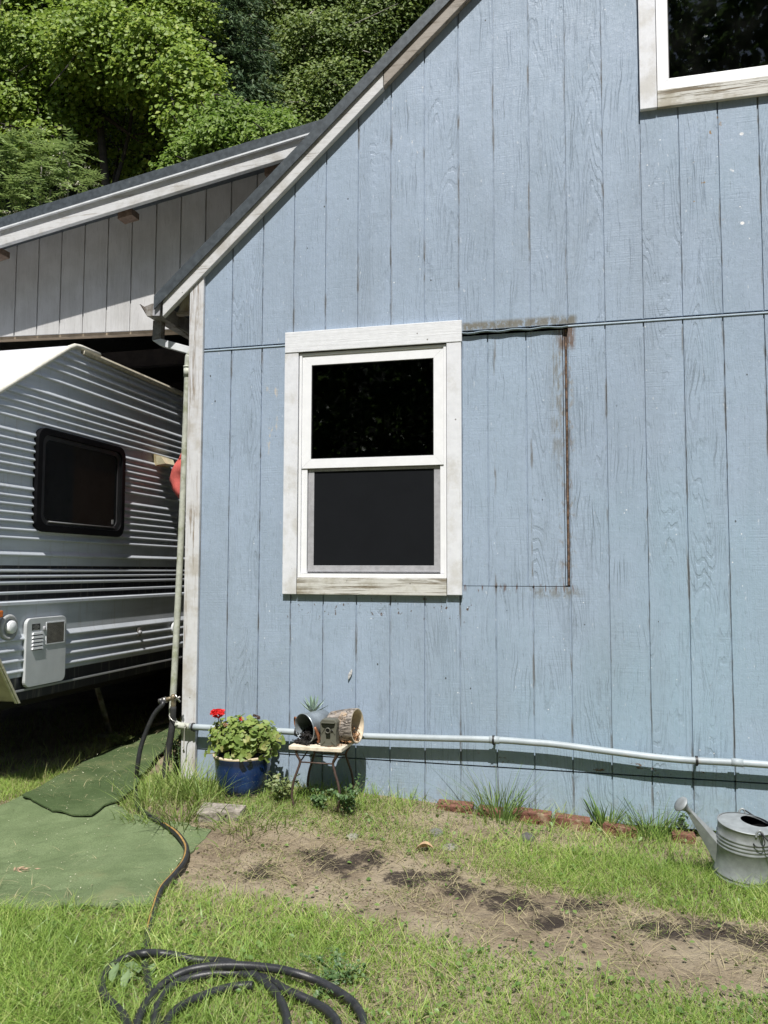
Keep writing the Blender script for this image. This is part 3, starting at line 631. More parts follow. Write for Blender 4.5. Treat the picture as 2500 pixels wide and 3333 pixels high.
mb.build('lower_edge_moulding', mat_simple('yellowed_moulding', (0.50, 0.47, 0.34), 0.6, var=0.2, sc=30, dirt=(0.25, 0.22, 0.14), dirt_lo=.55), trl)
mb = MB().prism([(TX - .01, 2.75), (TX + .022, 2.752), (TX + .03, 2.772), (TX + .022, 2.776), (TX + .014, 2.766), (TX + .006, 2.794), (TX - .01, 2.80)], -.09, YE)
mb.build('awning_rail', mat_simple('yellowed_rail', (0.56, 0.52, 0.42), 0.5, var=0.2, sc=25, dirt=(0.2, 0.17, 0.12), dirt_lo=.56), trl)
def rrect(a, b, c, d, r, k=6):
    out = []
    for cx, cz_, s in ((b - r, d - r, 0), (a + r, d - r, 90), (a + r, c + r, 180), (b - r, c + r, 270)):
        for i in range(k + 1):
            q = math.radians(s + 90 * i / k); out.append((cx + r * math.cos(q), cz_ + r * math.sin(q)))
    return out
def ringx(mb, o, i, x0, x1):
    m = len(o); vs = [(x1, p, q) for p, q in o] + [(x1, p, q) for p, q in i] + [(x0, p, q) for p, q in o] + [(x0, p, q) for p, q in i]; f = []
    for k in range(m):
        k2 = (k + 1) % m; f += [(k, k2, m + k2, m + k), (k2, k, 2 * m + k, 2 * m + k2), (m + k, m + k2, 3 * m + k2, 3 * m + k)]
    return mb.add(vs, f)
rw = bpy.data.objects.new('window', None); COL.objects.link(rw); rw.parent = trl
blk = mat_simple('black_window_frame', (0.005, 0.005, 0.006), 0.5, var=0.2, spec=.12)
mb = MB(); ringx(mb, rrect(-.518, .405, 1.600, 2.215, .075), rrect(-.478, .368, 1.640, 2.178, .06), TX, TX + .034); mb.build('frame', blk, rw)
mb = MB(); ringx(mb, rrect(-.476, .366, 1.642, 2.176, .06), rrect(-.440, .330, 1.668, 2.150, .045), TX, TX + .022); mb.build('inner_frame', mat_simple('dark_inner_frame', (0.03, 0.03, 0.032), 0.35), rw)
n = NT('tinted_trailer_glass'); x, y, z = n.xyz(); c = n.mix(n.band(y, -.15, .30, .004), (0.004, 0.005, 0.006), (0.012, 0.007, 0.005))
MT['rvglass'] = n.done(c, 0.03, spec=0.5)
mb = MB().prismx(rrect(-.442, .332, 1.666, 2.152, .045), TX + .011, TX + .015); mb.build('pane', MT['rvglass'], rw)
mb = MB().tube([(TX + .026, -.40, 1.662), (TX + .026, .30, 1.660)], .005, 8); mb.build('slide_rail', mat_simple('dull_aluminium', (0.22, 0.22, 0.22), 0.4, 0.6), rw)
MB().box(TX + .0155, TX + .0165, .278, .300, 1.685, 1.715).build('glass_sticker', mat_simple('pale_sticker', (0.3, 0.3, 0.3), 0.6), rw)
# porch lamp
lm = MB().prismx([(.835, 2.150), (1.02, 2.158), (1.04, 2.225), (.812, 2.232)], TX + .002, TX + .022).build('porch_lamp', mat_simple('yellowed_plastic', (0.60, 0.50, 0.30), 0.5, var=0.15, sc=30, dirt=(0.28, 0.16, 0.07), dirt_lo=.55), trl)
mb = MB(); mb.add([(TX + .022, .84, 2.156), (TX + .022, 1.01, 2.162), (TX + .022, 1.03, 2.22), (TX + .022, .82, 2.226), (TX + .085, .86, 2.168), (TX + .085, 1.0, 2.172), (TX + .058, 1.02, 2.216), (TX + .058, .83, 2.220)], [(4, 5, 6, 7), (0, 4, 7, 3), (1, 2, 6, 5), (2, 3, 7, 6), (0, 1, 5, 4)])
mb.build('lens', mat_simple('cream_lamp_lens', (0.66, 0.60, 0.42), 0.3, var=0.1), lm)
# water heater door
hd = MB().prismx(rrect(-.562, -.193, .708, 1.100, .04), TX + .004, TX + .026).build('heater_door', mat_simple('off_white_door', (0.50, 0.52, 0.53), 0.45, var=0.06, sc=9, dirt=(0.5, 0.42, 0.3), dirt_lo=.68), trl, bevel=0.004)
mb = MB(); ringx(mb, rrect(-.391, -.215, .938, 1.070, .004), rrect(-.385, -.221, .944, 1.064, .003), TX + .026, TX + .030); mb.build('grille_frame', MT['downspout'], hd)
MB().box(TX + .0265, TX + .0275, -.385, -.221, .944, 1.064).build('vent_opening', MT['darker'], hd)
mb = MB()
for k in range(17): mb.box(TX + .0285, TX + .0297, -.385, -.221, .9465 + k * .0071, .9487 + k * .0071)
for k in range(20): mb.box(TX + .0280, TX + .0284, -.381 + k * .0083, -.379 + k * .0083, .944, 1.064)
mb.build('vent_grille', mat_simple('grey_wire_mesh', (0.34, 0.32, 0.28), 0.5, 0.3), hd)
for k in range(5):
    zz = 1.012 - k * .021
    MB().prismx([(-.514, zz - .008), (-.418, zz - .008), (-.424, zz + .005), (-.508, zz + .005)], TX + .026, TX + .034).build('louvre', MT['vinyl'], hd)
    MB().box(TX + .0262, TX + .0268, -.512, -.420, zz - .0135, zz - .0085).build('louvre_slot', MT['darker'], hd)
pl = MB().box(TX + .0262, TX + .0275, -.516, -.445, 1.030, 1.066).build('warning_plate', MT['gasket'], hd)
mb = MB()
for k, w_ in enumerate((.024, .052, .058, .058, .03, .054)):
    zz = 1.061 - k * .0054; cy = -.4805
    mb.box(TX + .0276, TX + .0279, cy - w_ / 2, cy + w_ / 2, zz - .0014, zz)
mb.build('plate_lettering', mat_simple('pale_small_print', (0.45, 0.45, 0.42), 0.6), pl)
mb = MB().lathe([(.0, .034), (.008, .034), (.009, .026)], (0, 0, 0), (1, 0, 0), 12); mb.v = [(TX + p[0], -.408 + p[1], 1.035 + p[2] * 1.6) for p in mb.v]; mb.build('door_latch', MT['screenframe'], hd)
# round power inlet, marker lamp, hasps
it = MB().lathe([(.074, .0), (.074, .012), (.066, .018), (.052, .018), (.050, .006), (.0, .006)], (TX, -.690, 1.057), (1, 0, 0), 28).build('power_inlet', mat_simple('grey_plastic_inlet', (0.33, 0.34, 0.34), 0.5, var=0.2, sc=30), trl)
MB().lathe([(.036, .0), (.036, .022), (.030, .026), (.0, .027)], (TX + .006, -.682, 1.060), (1, 0, 0), 16).build('inlet_cap', MT['vinyl'], it)
MB().prismx([(-.85, 1.118), (-.762, 1.118), (-.762, 1.156), (-.85, 1.156)], TX, TX + .03).build('marker_lamp', mat_simple('orange_lens', (0.62, 0.16, 0.03), 0.25), trl, bevel=0.006)
hs = MB().box(TX + .004, TX + .014, .645, .690, .905, .968).build('hasp', MT['gutter'], trl, bevel=.003)
MB().lathe([(.0, .024), (.013, .024), (.015, .010)], (TX + .004, .668, .935), (1, 0, 0), 12).build('hasp_knob', MT['screenframe'], hs)
MB().lathe([(.046, .0), (.046, .016), (.034, .022), (.03, .01), (.0, .01)], (TX + .004, 1.175, .935), (1, 0, 0), 20).build('cable_hatch', MT['downspout'], trl)
for yy in (2.05, 2.85):
    wv_ = bpy.data.objects.new('wheel', None); COL.objects.link(wv_); wv_.parent = trl
    MB().lathe([(.18, -.1), (.30, -.1), (.335, -.07), (.335, .07), (.30, .1), (.18, .1)], (TX - .16, yy, .335 + .115), (1, 0, 0), 28).build('tyre', MT['gasket'], wv_)
    MB().lathe([(.19, -.02), (.17, .05), (.06, .06), (.0, .06)], (TX - .16, yy, .335 + .115), (1, 0, 0), 20).build('rim', MT['gutter'], wv_)
mb = MB().box(XB + .4, XB + .5, -.5, 5.2, .50, .632); mb.box(TX - .55, TX - .45, -.5, 5.2, .50, .632); mb.build('chassis_rail', MT['gasket'], trl)
mb = MB().tube([(TX - .5, .95, .50), (TX - .42, 1.02, .13)], .02, 8); mb.box(TX - .5, TX - .34, .95, 1.1, .12, .14); mb.build('stabiliser_jack', MT['gutter'], trl)
lf = P(12, 778, -.32); pbr = np.array([TX - .62, -.38, 2.675])
mb = MB()
for k in range(5):
    ang = k * 1.1; c0 = Vector((-2.02 + .03 * k, -.36 - .02 * (k % 2), 2.672 - .01 * (k % 2))); d_ = Vector((math.cos(ang) * .05, -.02 * math.sin(ang), .012 + .01 * math.sin(ang)))
    e_ = Vector((-.3 * d_.y, .018, .012)); mb.add([c0, c0 + d_ * .5 + e_, c0 + d_, c0 + d_ * .5 - e_], [(0, 1, 2, 3)])
tag(mb.build('fallen_leaf', mat_simple('dry_brown_leaf', (0.26, 0.16, 0.07), 0.8, var=.3), None), 'dry brown leaf litter lying on the white sloping brow of the trailer', 'leaf')

# red rag hung behind the corner
n_ = 9; vs = []; fs = []
for j in range(n_ + 1):
    for i in range(n_ + 1):
        t = j / n_; s_ = i / n_
        xl = np.interp(t, [0, .25, .55, .8, 1], [-.475, -.53, -.57, -.53, -.48]); xr = np.interp(t, [0, .3, 1], [-.385, -.37, -.40])
        vs.append((2.158 + (xl + (xr - xl) * s_ - 2.158) * 1.128, .90 + .02 * math.sin(9 * s_ + 3 * t) + .01 * math.sin(14 * t), 1.38 + (2.15 - .31 * t + .012 * math.sin(6 * s_) - 1.38) * 1.128))
for j in range(n_):
    for i in range(n_): a = j * (n_ + 1) + i; fs.append((a, a + 1, a + n_ + 2, a + n_ + 1))
rag = MB().add(vs, fs, True).build('red_rag', mat_simple('faded_red_cloth', (0.50, 0.10, 0.085), 0.85, var=.15, bump=.2))
md = rag.modifiers.new('thick', 'SOLIDIFY'); md.thickness = 0.003
tag(rag, 'faded red rag hanging between the blue house corner and the trailer', 'rag')

# ------------------------------------------------------------------ turf mats
def mat_turf(name, a, b):
    n = NT(name); c = n.mix(n.rng(n.noise((1, 1, 1), 5, 5, .6), .35, .68), a, b)
    c = n.mix(n.rng(n.noise((1, 1, 1), 160, 3, .7), .4, .66, 0, .55), c, tuple(k * .55 for k in a))
    c = n.mix(n.mul(n.rng(n.noise((1, 1, 1), 2.6, 5, .65), .54, .72), .5), c, (0.20, 0.20, 0.10))
    c = n.mix(n.mul(n.rng(n.noise((1, 1, 1), 38, 3, .7), .66, .72), .6), c, (0.30, 0.30, 0.18))
    h = n.mth('ADD', n.noise((1, 1, 1), 180, 3, .7), n.mul(n.noise((1, 1, 1), 12, 3), 1.5))
    return n.done(c, .95, n.bump(h, .6, .012), spec=.1)
def pip(px, py, poly):
    x, y = px, py; ins = np.zeros(x.shape, bool); j = len(poly) - 1
    for i in range(len(poly)):
        xi, yi = poly[i]; xj, yj = poly[j]
        c = ((yi > y) != (yj > y)) & (x < (xj - xi) * (y - yi) / (yj - yi + 1e-12) + xi); ins ^= c; j = i
    return ins
def sheet(name, px, dz, th, mat, label, cat, extra=()):
    pts = [G(u, v) for u, v in px] + [Vector((a, b, 0)) for a, b in extra]; poly = []
    for a, b in zip(pts, pts[1:] + pts[:1]):
        m = max(2, int((b - a).length / .035))
        for k in range(m):
            q = a.lerp(b, k / m); poly.append((q.x + random.gauss(0, .0035), q.y + random.gauss(0, .0035)))
    bm = bmesh.new(); vs = [bm.verts.new((a, b, 0)) for a, b in poly]; f = bm.faces.new(vs)
    xs = [a for a, _ in poly]; ys = [b for _, b in poly]
    geom = bm.verts[:] + bm.edges[:] + bm.faces[:]
    for k in np.arange(min(xs) + .06, max(xs), .06): geom = bm.verts[:] + bm.edges[:] + bm.faces[:]; bmesh.ops.bisect_plane(bm, geom=geom, plane_co=(k, 0, 0), plane_no=(1, 0, 0))
    for k in np.arange(min(ys) + .06, max(ys), .06): geom = bm.verts[:] + bm.edges[:] + bm.faces[:]; bmesh.ops.bisect_plane(bm, geom=geom, plane_co=(0, k, 0), plane_no=(0, 1, 0))
    for v in bm.verts:
        v.co.z = zg(v.co.x, v.co.y) + dz + .006 * math.sin(9 * v.co.x + 4 * v.co.y) + .005 * math.sin(15 * v.co.y - 6 * v.co.x) + .003 * math.sin(27 * v.co.x + 19 * v.co.y)
    bmesh.ops.recalc_face_normals(bm, faces=bm.faces)
    if sum(f.normal.z for f in bm.faces) < 0: bmesh.ops.reverse_faces(bm, faces=bm.faces)
    ret = bmesh.ops.extrude_face_region(bm, geom=bm.faces[:])
    for v in [g for g in ret['geom'] if isinstance(g, bmesh.types.BMVert)]: v.co.z += th
    bmesh.ops.recalc_face_normals(bm, faces=bm.faces)
    me = bpy.data.meshes.new(name); bm.to_mesh(me); bm.free(); me.materials.append(mat)
    o = bpy.data.objects.new(name, me); COL.objects.link(o); tag(o, label, cat); return poly
low_poly = sheet('turf_mat', [(0, 1740), (60, 1722), (250, 1742), (285, 1764), (370, 1778), (455, 1796), (425, 1830), (385, 1872), (345, 1925), (330, 1962), (250, 1968), (160, 1966), (80, 1972), (0, 1966)], .006, .008, mat_turf('faded_turf', (0.142, 0.190, 0.092), (0.188, 0.242, 0.124)), 'large faded green turf mat lying flat in the lower left', 'mat', extra=[(-1.9, -1.7), (-1.9, -.1)])
up_poly = sheet('turf_mat', [(45, 1731), (120, 1762), (160, 1768), (197, 1769), (225, 1752), (262, 1739), (288, 1720), (305, 1690), (345, 1640), (400, 1590), (402, 1566), (372, 1568), (310, 1588), (240, 1622), (180, 1655), (120, 1692)], .024, .008, mat_turf('dark_turf', (0.072, 0.108, 0.045), (0.105, 0.145, 0.066)), 'narrow darker green turf mat in the gap between trailer and house', 'mat')
# concrete threshold in the passage
a, b = G(330, 1572), G(388, 1556)
mb = MB(); mb.add([(a.x, a.y - .03, a.z - .02), (b.x + .02, b.y - .22, b.z - .02), (b.x + .02, b.y + .1, b.z - .02), (a.x, a.y + .25, a.z - .02), (a.x, a.y - .03, a.z + .035), (b.x + .02, b.y - .22, b.z + .035), (b.x + .02, b.y + .1, b.z + .035), (a.x, a.y + .25, a.z + .035)], [(0, 3, 2, 1), (4, 5, 6, 7), (0, 1, 5, 4), (1, 2, 6, 5), (2, 3, 7, 6), (3, 0, 4, 7)])
MT['conc'] = mat_simple('rough_concrete', (0.27, 0.24, 0.205), 0.9, var=.3, sc=45, dirt=(0.13, 0.115, 0.09), dirt_lo=.48, bump=.6)
tag(mb.build('stone_slab', MT['conc'], bevel=.006), 'low pinkish concrete slab at the far end of the darker turf mat', 'slab')

# ------------------------------------------------------------------ things along the wall
def pz_at(u, v, y): return P(u, v, y)
# --- blue pot with geranium
pc = Vector((0.045, -.195, 0)); p0 = G(525, 1733); pc = Vector((P(526, 1690, -.19).x, -.20, 0)); pc.z = zg(pc.x, pc.y)
rimz = P(526, 1643, -.36).z - pc.z
pot = empty('flower_pot', pc, 'cobalt blue glazed pot with a red geranium, beside the house corner', 'potted plant')
n = NT('cobalt_glaze'); x, y, z = n.xyz(); c = n.mix(n.rng(n.noise((1, 1, .5), 9, 4), .35, .7), (0.010, 0.030, 0.110), (0.018, 0.056, 0.190))
c = n.mix(n.rng(z, pc.z + rimz - .055, pc.z + rimz - .03), c, (0.012, 0.022, 0.06)); c = n.mix(n.mul(n.rng(n.noise((1, 1, 1), 45, 3), .62, .7), .4), c, (0.12, 0.14, 0.16))
MT['glaze'] = n.done(c, .14, spec=.6)
R1 = .172
MB().lathe([(.0, 0), (.105, 0), (.118, .012), (.140, .07), (.153, .13), (.158, rimz - .06), (.160, rimz - .03), (.168, rimz - .012), (.168, rimz - .006), (.150, rimz - .006), (.146, rimz - .05), (.0, rimz - .05)], pc, seg=48).build('pot_body', MT['glaze'], pot)
MB().lathe([(.1685, rimz - .0075), (.1725, rimz), (.168, rimz + .006), (.155, rimz + .004), (.1505, rimz - .0055)], pc, seg=48).build('pot_rim', mat_simple('bare_clay_rim', (0.60, 0.50, 0.36), .6, var=.15, sc=30), pot)
MB().lathe([(.146, rimz - .035), (.09, rimz - .025), (.0, rimz - .022)], pc, seg=24, wob=.05).build('potting_soil', mat_simple('dark_potting_soil', (0.05, 0.032, 0.02), .95, var=.4, sc=70, bump=.8), pot)
def roundleaf(c, nrm, r, rng, k=9):
    nrm = nrm.normalized(); a = nrm.cross(Vector((rng.uniform(-1, 1), rng.uniform(-1, 1), rng.uniform(-1, 1)))).normalized(); b = nrm.cross(a)
    vs = [c - nrm * r * .22]; ph = rng.uniform(0, 6.28)
    for i in range(k):
        q = 2 * math.pi * (i + .5) / k * .93 + .22; rr = r * (1 + .10 * math.sin(5 * q + ph)) ; vs.append(c + a * rr * math.cos(q) + b * rr * math.sin(q) + nrm * r * (.16 * math.sin(3 * q + ph) + .05))
    return vs, [(0, i, i + 1) for i in range(1, k)]
rg = random.Random(3); mb = MB(); st = MB(); top = pc.z + rimz
gc = Vector((pc.x + .005, pc.y - .012, top + .078))
for i in range(620):
    while True:
        d_ = Vector((rg.gauss(0, 1), rg.gauss(0, 1), rg.gauss(0, 1))).normalized()
        if d_.z > -.45: break
    rr = rg.uniform(.72, 1.04) if i % 4 else rg.uniform(.35, .8)
    lump = 1 + .13 * math.sin(5 * d_.x + 2.1) * math.sin(6 * d_.z + 1)
    c_ = gc + Vector((d_.x * .208, d_.y * .17, d_.z * (.125 if d_.z > 0 else .11))) * rr * lump
    if d_.z < -.15 and Vector((d_.x, d_.y)).length * rr > .85 and rg.random() < .5: c_.z -= .03
    v_, f_ = roundleaf(c_, (d_ + Vector((rg.gauss(0, .45), rg.gauss(-.35, .35), rg.gauss(.55, .4)))), rg.uniform(.012, .026), rg)
    mb.add(v_, f_, True)
    if i % 5 == 0: st.tube([Vector((pc.x + rg.uniform(-.06, .06), pc.y + rg.uniform(-.06, .06), top - .03)), gc.lerp(c_, .5) - Vector((0, 0, .03)), c_], .0028, 5)
mb.build('foliage', mat_leaf('geranium_leaf', (0.15, 0.23, 0.05), (0.28, 0.36, 0.09), (0.42, 0.38, 0.15), rough=.5, trans=.25, spec=.35), pot)
st.build('stem', mat_simple('green_brown_stem', (0.16, 0.15, 0.06), .6, var=.3), pot)
def petals(mb, c, n_, rad, size, flat=.6):
    for i in range(n_):
        d_ = Vector((rg.gauss(0, 1), rg.gauss(0, 1), rg.gauss(.3, .8))).normalized(); cc = c + Vector((d_.x * rad, d_.y * rad, d_.z * rad * flat))
        v_, f_ = roundleaf(cc, d_ + Vector((rg.gauss(0, .5), rg.gauss(-.3, .5), rg.gauss(0, .5))), size * rg.uniform(.7, 1.2), rg, 7); mb.add(v_, f_, True)
red = mat_leaf('scarlet_petal', (0.62, 0.012, 0.015), (0.78, 0.03, 0.03), None, rough=.5, trans=.2, trc=(0.8, .03, .03))
stemm = mat_simple('flower_stalk', (0.14, 0.17, 0.06), .6, var=.2)
fy = -.27
h1 = P(469, 1541, fy); mb = MB(); petals(mb, h1, 95, .034, .0115, .55); petals(mb, h1 + Vector((.014, 0, .008)), 36, .032, .011, .3); fh = mb.build('flower_head', red, pot)
MB().tube(crom([P(481, 1596, fy + .04), P(477, 1570, fy), P(471, 1552, fy)], 4), .0026, 6).build('flower_stalk', stemm, fh)
MB().tube(crom([P(482, 1594, fy + .05), P(479, 1570, fy + .01), P(475, 1552, fy)], 4), .0024, 6).build('flower_stalk', stemm, fh)
h2 = P(520, 1553, fy); mb = MB(); petals(mb, h2, 9, .009, .008, 1.2); fh = mb.build('flower_head', red, pot)
MB().tube([P(517, 1580, fy + .03), P(518, 1562, fy + .01), h2], .002, 6).build('flower_stalk', stemm, fh)
h3 = P(487, 1566, fy); mb = MB(); petals(mb, h3, 18, .012, .006, .7); fh = mb.build('fading_flower_head', mat_leaf('fading_petal', (0.40, 0.13, 0.10), (0.36, 0.28, 0.15), None, trans=.1), pot)
MB().tube([P(486, 1592, fy + .03), h3], .0024, 6).build('flower_stalk', stemm, fh)
h4 = P(557, 1550, fy); mb = MB(); petals(mb, h4, 26, .012, .006, .8); petals(mb, P(550, 1546, fy), 14, .008, .006, .8); fh = mb.build('dead_flower_head', mat_simple('dead_brown_petal', (0.06, 0.035, 0.025), .8, var=.3), pot)
MB().tube([P(559, 1585, fy + .03), h4], .0024, 6).build('flower_stalk', stemm, fh)

# --- concrete paver
q = [G(424, 1752), G(523, 1768), G(532, 1738), G(455, 1722)]; hgt = .044
hx = [Vector((p.x, p.y, p.z)) for p in q]; hx[0] = G(424, 1775); hx[1] = G(518, 1772); hx[2] = G(532, 1757); hx[3] = G(440, 1750)
mb = MB(); mb.add([p + Vector((0, 0, -.01)) for p in hx] + [p + Vector((0, 0, hgt)) for p in hx], [(0, 3, 2, 1), (4, 5, 6, 7), (0, 1, 5, 4), (1, 2, 6, 5), (2, 3, 7, 6), (3, 0, 4, 7)])
tag(mb.build('paving_block', MT['conc'], bevel=.005), 'square weathered concrete paver in the grass in front of the blue pot', 'paver')

# --- small iron table
tz = .44; tx0, tx1, ty0, ty1 = .556, .853, -.405, -.112
tb = empty('side_table', ((tx0 + tx1) / 2, (ty0 + ty1) / 2, .08), 'small square table with chipped cream top and thin bent brown iron legs', 'table')
MB().box(tx0, tx1, ty0, ty1, tz - .020, tz).build('table_top', mat_simple('chipped_cream_top', (0.66, 0.58, 0.46), .75, var=.14, sc=30, dirt=(0.20, 0.14, 0.09), dirt_lo=.60, bump=.4), tb, bevel=.003)
iron = mat_simple('rusty_brown_iron', (0.085, 0.055, 0.045), .55, .3, var=.35, sc=40, bump=.2)
def leg(x, y, sx, sy):
    zz = zg(x, y) - .02
    pts = [(x, y, tz - .022), (x + sx * .004, y, tz - .05), (x + sx * .020, y + sy * .008, tz - .085), (x + sx * .008, y + sy * .004, tz - .13), (x - sx * .012, y, tz - .19), (x - sx * .022, y, tz - .26), (x - sx * .012, y, tz - .31), (x + sx * .006, y, zz)]
    return MB().tube(crom(pts, 5), .0068, 9).build('leg', iron, tb)
leg(tx0 + .036, ty0 + .02, 1, 1); leg(tx1 - .036, ty0 + .02, -1, 1); leg(tx0 + .036, ty1 - .02, 1, -1); leg(tx1 - .036, ty1 - .02, -1, -1)
def bar(a, b, r=.004): MB().tube([a, b], r, 7).build('brace', iron, tb)
zb_ = tz - .088
bar((tx0 + .056, ty0 + .028, zb_), (tx1 - .056, ty0 + .028, zb_)); bar((tx0 + .056, ty1 - .028, zb_), (tx1 - .056, ty1 - .028, zb_))
bar((tx0 + .056, ty0 + .028, zb_), (tx0 + .056, ty1 - .028, tz - .022)); bar((tx1 - .056, ty0 + .028, zb_), (tx1 - .056, ty1 - .028, tz - .022))
# --- metal bucket on its side, earth spilling out
bc = P(657, 1574, -.335); bc.z = tz + .083; ax = Vector((.50, .83, .10)).normalized()
bk = empty('metal_bucket', bc, 'grey metal bucket lying on its side on the table, dark earth spilling out', 'bucket')
zinc = mat_simple('dull_zinc_sheet', (0.30, 0.34, 0.37), .38, .55, var=.16, sc=18, dirt=(0.2, 0.2, 0.19), dirt_lo=.62, bump=.08)
MB().lathe([(.078, .0), (.081, .002), (.081, .006), (.079, .008), (.075, .06), (.070, .148), (.0, .15), (.0, .146), (.068, .144), (.073, .06), (.076, .004), (.078, .0)], bc, ax, 40).build('bucket_body', zinc, bk)
cop = mat_simple('copper_brown_handle', (0.30, 0.12, 0.06), .45, .3, var=.3, sc=40)
sd = ax.cross(Vector((0, 0, 1))).normalized(); upv = sd.cross(ax)
L_ = (-sd * .95 + upv * .25).normalized(); R_ = (sd * .9 - upv * .25).normalized()
MB().tube(crom([bc + ax * .012 + L_ * .078 + upv * .02, bc + ax * .015 + L_ * .098 + upv * .018, bc + ax * .02 + L_ * .108 - upv * .012, bc + ax * .02 + L_ * .100 - upv * .038, bc + ax * .02 + L_ * .076 - upv * .042], 5), .0055, 8).build('handle', cop, bk)
MB().tube(crom([bc + ax * .01 + R_ * .080 + upv * .035, bc + ax * .02 + R_ * .092 + upv * .0, bc + ax * .03 + R_ * .088 - upv * .035, bc + ax * .03 + R_ * .076 - upv * .05], 5), .0085, 8).build('handle', cop, bk)
mb = MB()
for i in range(1500):
    t = rg.random(); d_ = ax * (rg.uniform(-.035, .125)); w_ = rg.gauss(-.008, .026); hh = rg.random() ** 1.6 * .075
    c_ = bc + d_ + sd * w_; dpt = (c_ - bc).dot(ax); fl = -.075 + hh * np.interp(dpt, [-.04, 0, .12], [.12, .55, 1.1]); c_ = c_ + upv * fl
    if dpt < 0: c_.z = tz + .004 + rg.random() * .012
    c_.z = max(c_.z, tz + .003); s_ = rg.uniform(.003, .007)
    mb.add([c_ + Vector((rg.gauss(0, s_), rg.gauss(0, s_), rg.gauss(0, s_))) for _ in range(4)], [(0, 1, 2), (0, 2, 3), (0, 3, 1), (1, 3, 2)])
mb.v = [(p[0], p[1], max(p[2], tz + .002)) for p in mb.v]
tag(mb.build('spilled_soil', mat_simple('black_crumbly_soil', (0.012, 0.010, 0.009), .9, var=.5, sc=90)), 'black crumbly soil spilling from the metal bucket onto the table', 'soil', kind='stuff')
# --- little spiky succulent behind the bucket
sp_ = P(676, 1532, -.155); pb = tz
su = empty('succulent_pot', (sp_.x, sp_.y, pb), 'small spiky aloe in a cream pot behind the metal bucket', 'potted plant')
zr = P(676, 1543, -.155).z - pb
MB().lathe([(.0, 0), (.032, 0), (.036, zr * .6), (.039, zr), (.036, zr), (.034, zr - .008), (.0, zr - .008)], (sp_.x, sp_.y, pb), seg=24).build('pot_body', mat_simple('cream_clay_pot', (0.60, 0.53, 0.44), .7, var=.15, sc=30, dirt=(.3, .16, .09), dirt_lo=.6), su)
MB().lathe([(.034, zr - .006), (.0, zr + .004)], (sp_.x, sp_.y, pb), seg=12, wob=.1).build('potting_soil', mat_simple('dark_succulent_soil', (.04, .028, .02), .9), su)
mb = MB(); base = Vector((sp_.x, sp_.y, pb + zr))
for i in range(19):
    az = i * 2.399; el = np.interp(i, [0, 18], [.35, 1.35]); ln = rg.uniform(.080, .108); d_ = Vector((math.cos(az) * math.cos(el), math.sin(az) * math.cos(el), math.sin(el)))
    s_ = d_.cross(Vector((0, 0, 1))).normalized(); u_ = s_.cross(d_); b0 = base + Vector((0, 0, .012)); w_ = .0100
    p1, p2, p3 = b0 + d_ * ln * .08, b0 + d_ * ln * .5 + Vector((0, 0, .004)), b0 + d_ * ln + Vector((0, 0, .010))
    mb.add([p1 - s_ * w_, p1 + s_ * w_, p1 - u_ * w_ * .7, p2 - s_ * w_ * .9, p2 + s_ * w_ * .9, p2 - u_ * w_ * .6, p3], [(0, 1, 4, 3), (1, 2, 5, 4), (2, 0, 3, 5), (3, 4, 6), (4, 5, 6), (5, 3, 6)])
mb.build('foliage', mat_leaf('aloe_leaf', (0.22, 0.33, 0.23), (0.50, 0.60, 0.52), None, rough=.4, trans=.08), su)
MB().tube([base - Vector((0, 0, .01)), base + Vector((0, 0, .02))], .006, 7).build('stem', stemm, su)
# --- log-look planter on its side
lc = P(772, 1554, -.245); lc.z = tz + .094; la = Vector((-.97, .12, -.06)).normalized()
lp = empty('log_planter', lc, 'round planter looking like a bark covered log, lying on its side on the table', 'planter')
n = NT('grey_bark'); x, y, z = n.xyz()
b1 = n.noise((16, 70, 70), 1.0, 5, .65, dist=.6); b2 = n.noise((30, 12, 12), 1.0, 4, .6)
vr = n.mth('ABSOLUTE', n.mth('SUBTRACT', n.noise((7, 46, 46), 1.0, 3, .5, dist=1.2), .5))
c = n.mix(n.rng(b1, .35, .65), (0.19, 0.165, 0.14), (0.36, 0.32, 0.285)); c = n.mix(n.rng(vr, .008, .035, 1, 0), c, (0.06, 0.05, 0.04)); c = n.mix(n.mul(n.rng(b2, .55, .66), .7), c, (0.44, 0.31, 0.19))
MT['bark'] = n.done(c, .85, n.bump(n.mth('ADD', n.rng(vr, 0, .06), b1), .9, .006))
MB().lathe([(.093, .0), (.094, .004), (.091, .05), (.085, .10), (.078, .150), (.070, .158), (.0, .160)], lc, la, 44, wob=.012).build('bark_shell', MT['bark'], lp)
MB().lathe([(.093, -.0003), (.088, -.002), (.083, .002), (.078, .05), (.072, .12), (.0, .125)], lc, la, 40).build('planter_lining', mat_simple('pale_concrete_lining', (0.55, 0.46, 0.34), .8, var=.15, sc=30, dirt=(.25, .15, .08), dirt_lo=.6), lp)
mb = MB(); ls = la.cross(Vector((0, 0, 1))).normalized()
for i in range(260):
    c_ = lc + la * rg.uniform(.004, .11) + ls * rg.gauss(0, .03) + Vector((0, 0, -.078 + rg.random() ** 1.8 * .07)); s_ = rg.uniform(.004, .010)
    mb.add([c_ + Vector((rg.gauss(0, s_), rg.gauss(0, s_), rg.gauss(0, s_))) for _ in range(4)], [(0, 1, 2), (0, 2, 3), (0, 3, 1), (1, 3, 2)])
for i in range(70):
    c_ = Vector((rg.uniform(.745, .84), rg.uniform(-.385, -.30), tz + .004)); s_ = .005
    mb.add([c_ + Vector((rg.gauss(0, s_), rg.gauss(0, s_), abs(rg.gauss(0, .003)))) for _ in range(3)], [(0, 1, 2)])
